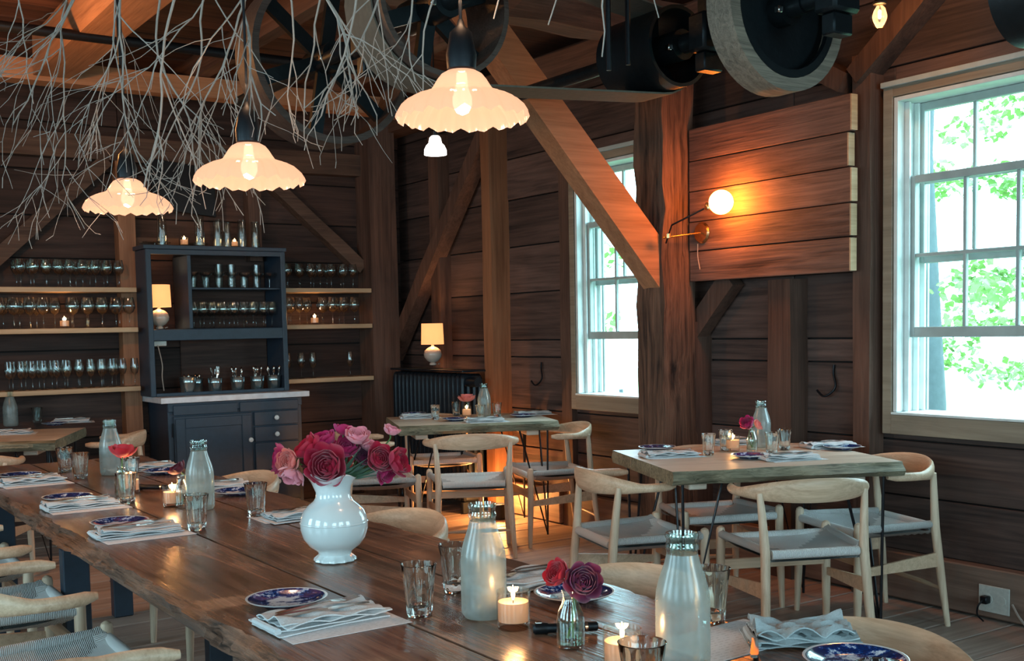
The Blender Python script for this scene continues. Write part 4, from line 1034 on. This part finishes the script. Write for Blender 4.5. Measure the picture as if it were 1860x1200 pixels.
# white pitcher
px, py, pz = T(609, 1018)
pit = thing('white_pitcher', 'white ironstone pitcher full of pink and crimson flowers', 'pitcher', (px, py, TZ+.0006))
prof = [(.050, 0), (.054, .003), (.053, .009), (.042, .019), (.046, .028), (.066, .042), (.080, .062), (.0865, .085), (.0868, .102), (.084, .117), (.077, .133), (.064, .147), (.051, .157), (.0455, .167), (.044, .180), (.047, .197), (.056, .214), (.062, .221), (.060, .223), (.053, .215), (.044, .198), (.040, .17), (.001, .165)]
def pm(i, r, z, an):
    if i < 3: return r*(1+.035*math.cos(an*12)), z
    if 14 < i < 21:
        s = max(0, math.cos(an-math.radians(146)))**6; k = (i-14)/4 if i < 19 else .9
        return r*(1+.30*s*min(1, k)), z+(.012*s+.006*math.cos(an*4-.5))*min(1, k)
    return r, z
MB().lathe(prof, 64, pm).build('body', M['ceramic'], pit)
MB().lathe([(.0863, .099), (.0881, .101), (.0881, .103), (.0866, .105)], 64, closed=True).build('raised_band', M['ceramic'], pit)
MB().tube(bez([(.033, .036, .205), (.052, .066, .20), (.062, .080, .165), (.05, .062, .135)]), .007, 10).build('handle', M['ceramic'], pit)
PB = Vector((px, py, TZ)); toC = (O-PB).normalized()
DP = (PB-O).dot(_f)
def atd(x, y, off=0): d = ray(x, y); return O+d*(DP+off)
K = DP/F
mouth = PB+Vector((0, 0, .17))
cr, cu = _r, _u
def face(a, b, c): return -_f*a+_r*b+_u*c
for (x, y, rp, col, fc, off, lab) in (
    (592, 846, 34, 'crimson', (1, -.15, .15), -.06, 'largest crimson bloom at the front of the pitcher bouquet'),
    (557, 812, 26, 'crimson', (.3, -.8, .7), -.01, 'crimson bloom tilted up to the left in the pitcher bouquet'),
    (507, 832, 24, 'magenta', (.3, -1, .1), .02, 'deep magenta bloom at the far left of the bouquet'),
    (523, 838, 22, 'coral', (.8, -.5, .2), -.03, 'salmon pink bloom at the left of the bouquet'),
    (530, 864, 21, 'pink', (.5, -.4, -1), -.03, 'pale pink bloom hanging down at the left of the pitcher'),
    (586, 798, 24, 'magenta', (.3, -.3, 1), .02, 'magenta bloom at upper left of the bouquet'),
    (625, 780, 18, 'magenta', (-.2, .1, 1), .04, 'upright magenta bloom at the very top of the bouquet'),
    (650, 791, 21, 'pink', (.6, .2, 1), .0, 'pale pink bloom at the top of the bouquet'),
    (630, 812, 24, 'magenta', (.6, .1, 1), .01, 'magenta bloom in the middle of the bouquet'),
    (570, 828, 24, 'burgundy', (.6, -.5, .5), .01, 'dark burgundy bloom behind the largest crimson one'),
    (664, 828, 20, 'purple', (.5, .2, .5), .02, 'dark purple bloom right of the bouquet centre'),
    (668, 808, 17, 'pink', (.2, .6, .8), .03, 'mid pink bloom behind the dark purple one'),
    (690, 832, 25, 'crimson', (.7, .5, .3), -.02, 'bright crimson bloom with its open face at right of the bouquet'),
    (703, 858, 20, 'magenta', (.4, .6, -.6), .02, 'magenta bloom drooping at right below the open crimson one'),
    (724, 838, 24, 'crimson', (.35, 1, .25), -.01, 'crimson bloom seen from the side at the far right of the bouquet'),
    (712, 781, 14, 'pink', (.2, .4, 1), .04, 'small pink bloom on a long stem at upper right of the bouquet'),
    (620, 838, 20, 'red', (.5, .3, .5), .03, 'red bloom tucked behind the largest crimson one')):
    flower(atd(x, y, off), rp*K*1.0, col, face(*fc), lab, mouth+Vector((R.uniform(-.02, .02), R.uniform(-.02, .02), 0)))
lv = MB()
for k in range(46):
    a = R.uniform(-.5, 1.25); tip = atd(640+R.uniform(-38, 75), 868-R.uniform(0, 58), R.uniform(-.03, .04)); base = mouth+Vector((R.uniform(-.015, .02), R.uniform(-.02, .02), .045))
    sd = (tip-base).cross(_f).normalized()*.0022; mid = (tip+base)/2+Vector((0, 0, -.006))
    lv.add([base-sd, base+sd, mid+sd*1.3, tip, mid-sd*1.3], [(0, 1, 2, 3, 4)])
o = lv.build('fern_fronds', M['leaf'], None, fix=False); tag(o, 'fine dark green leaves spilling from the pitcher under the flowers', 'leaves'); o['kind'] = 'stuff'
# bud vases
def vase_proto():
    t = thing('bud_vase', 'x', 'vase', (0, 0, 0), 0, 'little bottle vases')
    MB().lathe([(.020, 0), (.0245, .003), (.026, .010), (.026, .052), (.0235, .068), (.016, .084), (.0135, .092), (.0135, .103), (.0155, .105), (.0155, .109), (.0125, .109), (.0115, .10), (.0115, .09), (.022, .066), (.0240, .05), (.024, .010), (.001, .008)], 30).build('bottle', M['glass'], t)
    MB().lathe([(.001, .0085), (.0235, .0105), (.0235, .045), (.001, .045)], 24).build('water', M['water'], t)
    return t
VP = vase_proto(); vfirst = True
def vase(p, label):
    global vfirst
    t = VP if vfirst else dup(VP, (0, 0, 0), 1.1); vfirst = False
    t.location = (p[0], p[1], TZ+.0006); t['label'] = label; return Vector((p[0], p[1], TZ))
b = vase(T(1037, 1177), 'little clear bottle vase holding a red and a purple flower')
DP = (b-O).dot(_f); K = DP/F
flower(atd(1012, 1041, .0), 25*K, 'red', face(.6, -.8, .5), 'red bloom in the little vase beside the purple bloom', b+Vector((-.008, 0, .02)))
flower(atd(1059, 1055, -.02), 31*K, 'purple', face(1, .2, .35), 'big dark purple bloom in the little vase', b+Vector((.008, .004, .018)))
b = vase(T(222, 900), 'little bottle vase behind a candle with one bright red flower'); DP = (b-O).dot(_f); K = DP/F
flower(atd(223, 817, 0), 21*K, 'red', face(-.15, 0, 1), 'bright red and pink bloom opening upward left of the second frosted bottle', b+Vector((0, 0, .02)), 1.6)
b = vase(T(331, 920), 'little bottle vase half hidden by the second frosted bottle'); DP = (b-O).dot(_f); K = DP/F
flower(atd(322, 851, 0), 15*K, 'burgundy', face(.3, -.6, .7), 'small dark burgundy bloom left of the second frosted bottle', b+Vector((0, 0, .02)))
b = vase(T(1366, 820), 'little bottle vase on the right table'); DP = (b-O).dot(_f); K = DP/F
flower(atd(1357, 768, 0), 13*K, 'magenta', face(.6, -.5, .6), 'magenta bloom in the vase on the right table', b+Vector((0, 0, .02)))
flower(atd(1377, 771, .01), 9.5*K, 'coral', face(.3, .8, .5), 'small coral bloom in the vase on the right table', b+Vector((0, 0, .02)))
b = vase(T(848, 752), 'little bottle vase on the middle table'); DP = (b-O).dot(_f); K = DP/F
flower(atd(848, 721, 0), 13*K, 'coral', face(0, 0, 1), 'coral bloom opening upward on the middle table', b+Vector((0, 0, .02)), 1.6)
# small black torches
def torch(a, b, label):
    a, b = Vector(a), Vector(b); L = (b-a).length; t = thing('pocket_torch', label, 'torch', ((a.x+b.x)/2, (a.y+b.y)/2, TZ+.0116), math.atan2(b.y-a.y, b.x-a.x), 'small black torches')
    MB().tube([(-L/2, 0, 0), (-L/2+.004, 0, 0), (-L*.28, 0, 0), (-L*.26, 0, 0), (L/2-.003, 0, 0), (L/2, 0, 0)], [.008, .0115, .0115, .0095, .0095, .007], 16).build('barrel', M['black'], t)
    MB().tube([(L*.30, 0, 0), (L*.34, 0, 0)], .0102, 16).build('ring', M['silver'], t); MB().cbox(-L*.46, -L*.36, -.004, .004, .009, .0135, .001).build('switch', M['silver'], t)
torch(T(968, 1152), T(1086, 1147), 'small black torch lying behind the vase of red and purple flowers')
torch(T(246, 889), T(304, 890), 'small black torch lying left of the second frosted bottle')

# ---------------- settings on the small tables
def tp(px, py): p = atz(px, py, TZ); return p.x, p.y
def small_set(nx_, ny_, a, pxp, pyp, where, sheet=True, n=0):
    x, y = tp(nx_, ny_)
    if sheet: tag(link('menu', SHEET, None, (x+.02, y, TZ+.0006), a+.1), 'white paper menu '+where, 'menu', 'paper menus')
    tag(link('napkin', NAP[n], None, (x, y, TZ+.0016), a), 'folded napkin '+where, 'napkin', 'folded napkins')
    tag(link('knife', KN, None, (x, y-.01, TZ+.0275), a+.1), 'steel knife on the napkin '+where, 'knife', 'knives')
    x, y = tp(pxp, pyp); plate(x, y, 'blue patterned plate '+where)
small_set(1215, 829, -.4, 1194, 817, 'at the left end of the right table')
small_set(1432, 834, -.4, 1364, 832, 'at the near edge of the right table', n=1)
small_set(1505, 812, -.3, 1530, 816, 'at the right end of the right table', n=2)
small_set(1330, 806, -.4, 1352, 803, 'at the far edge of the right table', n=1)
small_set(760, 759, -.4, 752, 754, 'at the left end of the middle table')
small_set(880, 766, -.4, 828, 764, 'at the near edge of the middle table', n=1)
small_set(968, 753, -.3, 950, 757, 'at the right end of the middle table', n=2)
small_set(20, 788, -.4, 100, 772, 'at the near edge of the far left table')
small_set(130, 767, -.3, 108, 762, 'at the right end of the far left table', n=1)
# ---------------- pails of cutlery in the hutch
PA = MB().lathe([(.046, 0), (.047, .004), (.056, .085), (.0575, .088), (.0565, .092), (.060, .122), (.062, .125), (.060, .127), (.0575, .122), (.054, .088), (.045, .006), (.001, .005)], 28).mesh('metal_pail', M['pail'])
SP = MB().lathe([(.001, 0), (.003, .004), (.0022, .06), (.0018, .12), (.0025, .13), (.009, .145), (.0115, .165), (.008, .182), (.001, .188)], 10).mesh('spoon', M['silver'])
FKV = bpy.data.meshes.new('fork_upright'); FKV = FK.copy()
names = ('first', 'second', 'third', 'fourth', 'fifth', 'sixth')
for k, (x, y) in enumerate(((2.655, 8.15), (2.745, 8.245), (2.862, 8.16), (3.035, 8.16), (3.190, 8.165), (3.325, 8.17))):
    z = .9062 if y > 0 else 0
    t = tag(link('metal_pail', PA, None, (x, y, z)), f'{names[k]} galvanised pail from the left on the hutch counter', 'pail', 'pails of cutlery'); t.scale = (.92 if k else 1.05,)*3
    for q in range(7 if k else 3):
        a = R.uniform(0, 6.28); tl = R.uniform(.10, .30); kind = ('fork' if k == 2 else 'spoon') if q % 2 == 0 else ('spoon' if k != 2 else 'fork')
        me = FK if kind == 'fork' else SP
        base = Vector((x+.020*math.cos(a), y+.020*math.sin(a), z+.02+(.085 if kind == 'fork' else 0)+R.uniform(-.012, .012)))
        if k in (0, 1): base.z -= .045
        if kind == 'fork': rot = Euler((0, -PI/2, 0)).to_matrix().to_4x4()
        else: rot = Matrix.Identity(4)
        lean = Matrix.Rotation(tl*.6, 4, Vector((-math.sin(a), math.cos(a), 0)))
        o = link(kind, me, None); o.matrix_world = Matrix.Translation(base)@lean@Matrix.Rotation(R.uniform(0, 3), 4, 'Z')@rot; o.scale = (.9, .9, .9)
        tag(o, f'steel {kind} sticking up out of the {names[k]} pail on the hutch', kind, f'{kind}s in the {names[k]} pail')
# power strip and cable in the hutch
ps = thing('power_strip', 'pale power strip with hanging cable below the lamp shelf of the hutch', 'power strip', (2.455, 8.14, 1.285))
MB().cbox(-.05, .05, -.012, .012, -.018, .018).build('housing', M['plastic'], ps, smooth=False)
MB().tube(bez([(-.015, -.01, -.01), (.0, -.012, -.08), (.012, -.012, -.16), (.008, -.01, -.24), (.02, 0, -.34)]), .004, 6).build('cable', M['cord'], ps)
up = thing('added_floor_uplight', 'added unseen black light can on the floor behind the middle table', 'lamp', (4.34, 6.62, 0))  # added lamp, out of sight, put here to throw an orange patch on the floor
MB().lathe([(.05, 0), (.055, .004), (.055, .11), (.050, .11), (.048, .03), (.001, .03)], 20).build('housing', M['black'], up)
MB().lathe([(.001, .05), (.02, .055), (.022, .075), (.001, .095)], 12).build('bulb', M['bulb'], up)
point('added_uplight', (4.34, 6.62, .16), 22, (1, .42, .12), .03)  # light of the added can, warming floor and wall
# ================================================================== RADIATOR, HOOKS, OUTLET
ra = thing('cast_iron_radiator', 'tall black cast iron radiator under the small lamp in the corner', 'radiator', (4.34, 7.40, 0))
n = 17
for k in range(n):
    y = .56-k*.063; s = MB()
    for x in (-.075, -.025, .025, .075): s.tube([(x, y, .10), (x, y, .16), (x, y, .90), (x, y, .985), (x, y, 1.005)], [.018, .022, .022, .020, .012], 8)
    s.cbox(-.088, .088, y-.022, y+.022, .93, 1.02, .016); s.cbox(-.088, .088, y-.022, y+.022, .09, .15, .016)
    s.build('section', M['rad'], ra)
MB().cbox(-.10, .10, -.50, .60, 1.035, 1.05, .004).build('top_plate', M['rad'], ra, smooth=False)
MB().tube([(-.03, -.60, .965), (-.03, -.475, .965)], .035, 18).build('end_boss', M['rad'], ra)
for y in (.5, -.42): MB().cbox(-.085, .085, y-.02, y+.02, 0, .09, .006).build('foot', M['rad'], ra)
def hook(loc, s, label):
    t = tag(MB().tube(bez([(0, 0, .07), (-.004, -.02, 0), (-.008, -.05, -.06), (-.02, -.06, -.085), (-.02, .0, -.10), (-.02, .045, -.075)][:] and [(0, 0, .075), (-.004, .03*0, .03), (-.012, -.02, -.03), (-.02, -.01*0+.0, -.065), (-.03, .04, -.085), (-.03, .075, -.065), (-.03, .085, -.055)]), .006*s, 8).build('iron_hook', M['black'], None, loc), label, 'hook'); t.scale = (s,)*3; return t
hook((4.59, 3.85, 1.05), 1.0, 'curved black iron hook on the wall left of the near window')
hook((4.58, 6.40, 1.03), 1.0, 'curved black iron hook on the wall left of the far window')
ou = thing('wall_outlet', 'cream double outlet with a black plug low on the wall, lower right', 'outlet', (4.523, 2.90, .10))
MB().cbox(-.006, 0, -.075, .075, -.06, .06, .002).build('cover_plate', M['plastic'], ou, smooth=False)
for y in (-.035, .03):
    d = MB().lathe([(.024, 0), (.024, .003), (.001, .003)], 16); d.v = [(-.006-p[2], y+p[0], p[1]) for p in d.v]; d.build('socket', M['plastic'], ou)
MB().cbox(-.045, -.009, .012, .045, -.018, .016, .004).build('plug', M['black'], ou)
MB().tube(bez([(-.04, .03, 0), (-.055, .045, -.03), (-.05, .05, -.07), (-.05, .02, -.093)]), .004, 6).build('cable', M['black'], ou)
o = tag(MB().tube(bez([(4.50, 2.80, .10), (4.47, 2.74, .05), (4.46, 2.66, .01), (4.45, 2.4, .01)]), .005, 6).build('floor_cable', M['cord'], None), 'pale cable curling on the floor right of the outlet', 'cable')
bp = MB().cbox(-.235, .235, -.02, .02, -.18, .18, .004); bp.v = [(x, y, z+x*-.10) for x, y, z in bp.v]
tag(bp.build('dark_panel', M['black'], None, (2.73, 8.31, 2.42), smooth=False), 'black rectangular panel high on the back wall behind the pendants', 'panel')

# ================================================================== MILL MACHINERY
def wheel(c, r, w, label, spokes=6, rim='rust', web=False, name='line_shaft_pulley', rt=.05):
    t = thing(name, label, 'pulley', c, 0)
    b = MB(); b.disc_y((0, 0, 0), r, w, 48, inner=r-rt); b.build('rim', M[rim], t, angle=30)
    if rim == 'rust':
        MB().disc_y((0, -w/2+.01, 0), r-rt+.002, .02, 40, inner=r-rt-.028).build('inner_rim', M['iron'], t)
    if web: MB().disc_y((0, .01, 0), r-rt-.001, .03, 40, inner=.05).build('web', M['iron'], t)
    else:
        for k in range(spokes):
            a = 2*PI*k/spokes+.35; MB().beam((.03*math.cos(a), 0, .03*math.sin(a)), ((r-rt*.6)*math.cos(a), 0, (r-rt*.6)*math.sin(a)), .06, .028, up=(0, 1, 0)).build('spoke', M['iron'], t, smooth=False)
    MB().disc_y((0, 0, 0), .062, w*1.15, 24).build('hub', M['iron'], t, angle=30)
    MB().disc_y((0, -w*.75, 0), .04, .10, 18).build('collar', M['iron'], t, angle=30)
    for k in range(2):
        a = .8+k*2.6; MB().cbox(.066*math.cos(a)-.012, .066*math.cos(a)+.012, -w*.5-.02, -w*.5+.004, .066*math.sin(a)-.012, .066*math.sin(a)+.012, .003).build('set_bolt', M['silver'], t)
    return t
SX, SZ = 3.235, 2.495
tag(MB().tube([(SX, 1.2, SZ), (SX, 4.70, SZ)], .030, 16).build('line_shaft', M['iron'], None), 'dark iron shaft carrying the worn wheel and the drum, right of centre', 'shaft')
wheel((SX, 2.98, SZ), .300, .12, 'large worn wheel with thick grey brown rim hanging at top right', web=True)
wheel((SX, 3.68, SZ-.01), .165, .34, 'dark drum pulley carrying the long flat belt', spokes=5, rim='iron', rt=.015)
def hanger(c, top, label):
    t = thing('shaft_hanger', label, 'hanger', c)
    MB().cbox(-.07, .07, -.05, .05, -.075, .075, .012).build('bearing_block', M['iron'], t); MB().cbox(-.05, .05, -.03, .03, -.15, -.076, .006).build('oil_cup', M['iron'], t)
    MB().cbox(-.035, .035, -.03, .03, .076, top, .006).build('bracket', M['iron'], t); MB().cbox(-.12, .12, -.06, .06, top, top+.03, .004).build('foot_plate', M['iron'], t)
hanger((SX, 3.34, SZ), .66, 'iron bearing hanger between the drum and the worn wheel')
hanger((SX, 2.70, SZ), .66, 'iron bearing hanger just right of the worn wheel')
AX, AZ = 2.15, 2.52
tag(MB().tube([(AX, 2.6, AZ), (AX, 5.6, AZ)], .030, 16).build('line_shaft', M['iron'], None), 'dark iron shaft behind the branches left of centre', 'shaft')
wheel((AX, 3.68, AZ), .27, .26, 'broad dark pulley behind the nearest pendant, at the left end of the belt', rim='rim2', rt=.02)
wheel((AX+.04, 4.67, AZ+.02), .375, .20, 'largest dark spoked wheel behind the branches above the middle pendant', rim='rim2', rt=.03)
wheel((AX+.02, 2.95, AZ+.06), .13, .26, 'small dark drum at the top of the photo above the nearest pendant', rim='iron', web=True, rt=.02)
hanger((AX, 4.15, AZ), .62, 'iron bearing hanger between the two dark wheels behind the branches')
# belt round both pulleys
bl = MB(); r1, r2 = .172, .277; c1, c2 = Vector((SX, 0, SZ-.01)), Vector((AX, 0, AZ)); pts = []
for k in range(13): a = -PI/2+PI*k/12; pts.append((c1.x+r1*math.cos(a), c1.z+r1*math.sin(a)))
for k in range(13): a = PI/2+PI*k/12; pts.append((c2.x+r2*math.cos(a), c2.z+r2*math.sin(a)))
n = len(pts)
for (x, z) in pts:
    for y in (3.60, 3.80): bl.v.append((x, y, z))
    cx_ = Vector((x, 0, z)); cc = c1 if x > 2.7 else c2; d = (cx_-cc).normalized()*.007
    for y in (3.80, 3.60): bl.v.append((x+d.x, y, z+d.z))
bl.f = [(i*4+k, i*4+(k+1) % 4, ((i+1) % n)*4+(k+1) % 4, ((i+1) % n)*4+k) for i in range(n) for k in range(4)]
tag(bl.build('flat_belt', M['belt'], None, angle=30), 'long frayed flat leather belt running across from the drum behind the nearest pendant', 'belt')
w2 = wheel(tuple(O+ray(1885, -28)*3.0), .155, .10, 'dark pulley cut off by the upper right corner', rim='iron', web=True, rt=.03)
wc = O+ray(1885, -28)*3.0
tag(MB().tube([(wc.x, wc.y-.5, wc.z), (wc.x, wc.y+.12, wc.z)], .025, 14).build('line_shaft', M['iron'], None), 'short iron shaft carrying the pulley at the upper right corner', 'shaft')
hanger((wc.x, wc.y-.34, wc.z), 3.16-wc.z, 'iron bearing hanger beside the pulley at the upper right corner')
for (px, y1, d, lab) in ((1106, 128, 4.3, 'thin black iron rod hanging just left of the drum'), (1141, 118, 4.4, 'black iron rod hanging in front of the drum'), (218, 118, 5.3, 'black iron rod hanging among the branches at upper left')):
    p = O+ray(px, y1)*d; tag(MB().tube([(p.x, p.y, p.z), (p.x, p.y, 3.19)], .010, 8).build('hanging_rod', M['black'], None), lab, 'rod')

# ================================================================== BRANCHES
rb = random.Random(21)
def grow(b, p, d, L, r, lvl, lim):
    seg = max(3, int(L/.055)); pts = [p.copy()]; rad = [r]
    kids = []
    for i in range(seg):
        d = (d+Vector((rb.uniform(-1, 1), rb.uniform(-1, 1), rb.uniform(-1, 1)))*.24+Vector((0, 0, -.075))).normalized()
        p = p+d*(L/seg); pts.append(p.copy()); rad.append(r*(1-.5*(i+1)/seg))
        if lvl < 3 and i >= 0 and rb.random() < (.50, .42, .18)[lvl]: kids.append((p.copy(), d.copy(), rad[-1], i/seg))
        if p.z < lim: break
    b.tube(pts, rad, 6)
    for kp, kd, kr, fr in kids:
        ax = Vector((rb.uniform(-1, 1), rb.uniform(-1, 1), rb.uniform(-.3, .3))).cross(kd).normalized()
        nd = (Matrix.Rotation(rb.uniform(.30, .80), 3, ax)@kd); nd.z = min(nd.z, -.05)
        grow(b, kp, nd.normalized(), L*rb.uniform(.40, .72)*(1.15-fr*.5), max(.0013, kr*.72), lvl+1, lim)
br = [  # start px, start py, depth, direction (screen right, screen up, away), length, radius, lowest z
    (170, -60, 3.6, (-.35, -1, .1), .62, .0050, 1.80), (120, -60, 3.9, (-.15, -1, .2), .75, .0050, 1.72), (235, -60, 3.5, (-.45, -1, -.1), .70, .0055, 1.80),
    (300, -60, 3.7, (-.5, -1, .1), .80, .0060, 1.74), (330, -60, 3.4, (-.05, -1, .0), .85, .0065, 1.80), (385, -60, 3.6, (-.25, -1, .2), .70, .0055, 1.88),
    (420, -60, 3.3, (.12, -1, -.1), .62, .0055, 1.95), (470, -60, 3.6, (-.4, -1, .1), .80, .0055, 1.82), (520, -60, 3.4, (.05, -1, .1), .50, .0050, 2.0),
    (560, -60, 3.2, (.18, -1, .0), .62, .0055, 1.95), (600, -60, 3.5, (-.35, -1, .1), .60, .0050, 1.95), (650, -60, 3.1, (.10, -1, .1), .60, .0050, 1.97),
    (700, -60, 3.3, (-.15, -1, -.1), .50, .0050, 2.0), (745, -60, 3.2, (.05, -1, .1), .38, .0045, 2.08), (800, -60, 3.1, (-.35, -1, .1), .42, .0045, 2.05),
    (930, -60, 2.7, (-.25, -1, .0), .20, .0035, 2.1), (1060, -80, 2.7, (-.45, -1, .0), .32, .0032, 2.1), (1110, -80, 2.6, (-.40, -1, .0), .34, .0035, 2.0), (1200, -80, 2.7, (-.12, -1, .0), .25, .0032, 2.1),
    (205, -60, 4.2, (-.1, -1, .1), .70, .0045, 1.72), (30, -60, 3.8, (-.1, -1, .1), .45, .0045, 1.85)]
ORDN = ORD+['sixteenth', 'seventeenth', 'eighteenth', 'nineteenth', 'twentieth', 'twenty-first']
for k, (x, y, dd, dr_, L, r, lim) in enumerate(br):
    p = O+ray(x, y)*dd; d = (_r*dr_[0]+_u*dr_[1]+_f*dr_[2]).normalized(); b = MB()
    grow(b, p, d, L, r*.72, 0 if x < 900 else 3, lim)
    b.tube([p, p+Vector((R.uniform(-.04, .04), R.uniform(-.04, .04), .3)), Vector((p.x+R.uniform(-.12, .12), p.y+R.uniform(-.12, .12), 3.188))], [r*.72, r*.85, r], 6)
    c = p.copy(); b.v = [(v[0]-c.x, v[1]-c.y, v[2]-c.z) for v in b.v]
    t = b.build('dry_branch', M['branch'], None, c, fix=False)
    if x > 900: lab = ('short bare twig over the small dark drum', 'long bare twig left of the belt, pointing to the nearest pendant', 'long bare twig crossing the diagonal brace', 'lone bare twig hanging in front of the drum')[(930, 1060, 1110, 1200).index(x)]
    else: lab = f'bare forked branch, {ORDN[sorted(q[0]+q[2] for q in br if q[0] < 900).index(x+dd)]} from the left among those over the long table'
    tag(t, lab, 'branch', 'bare branches over the long table')
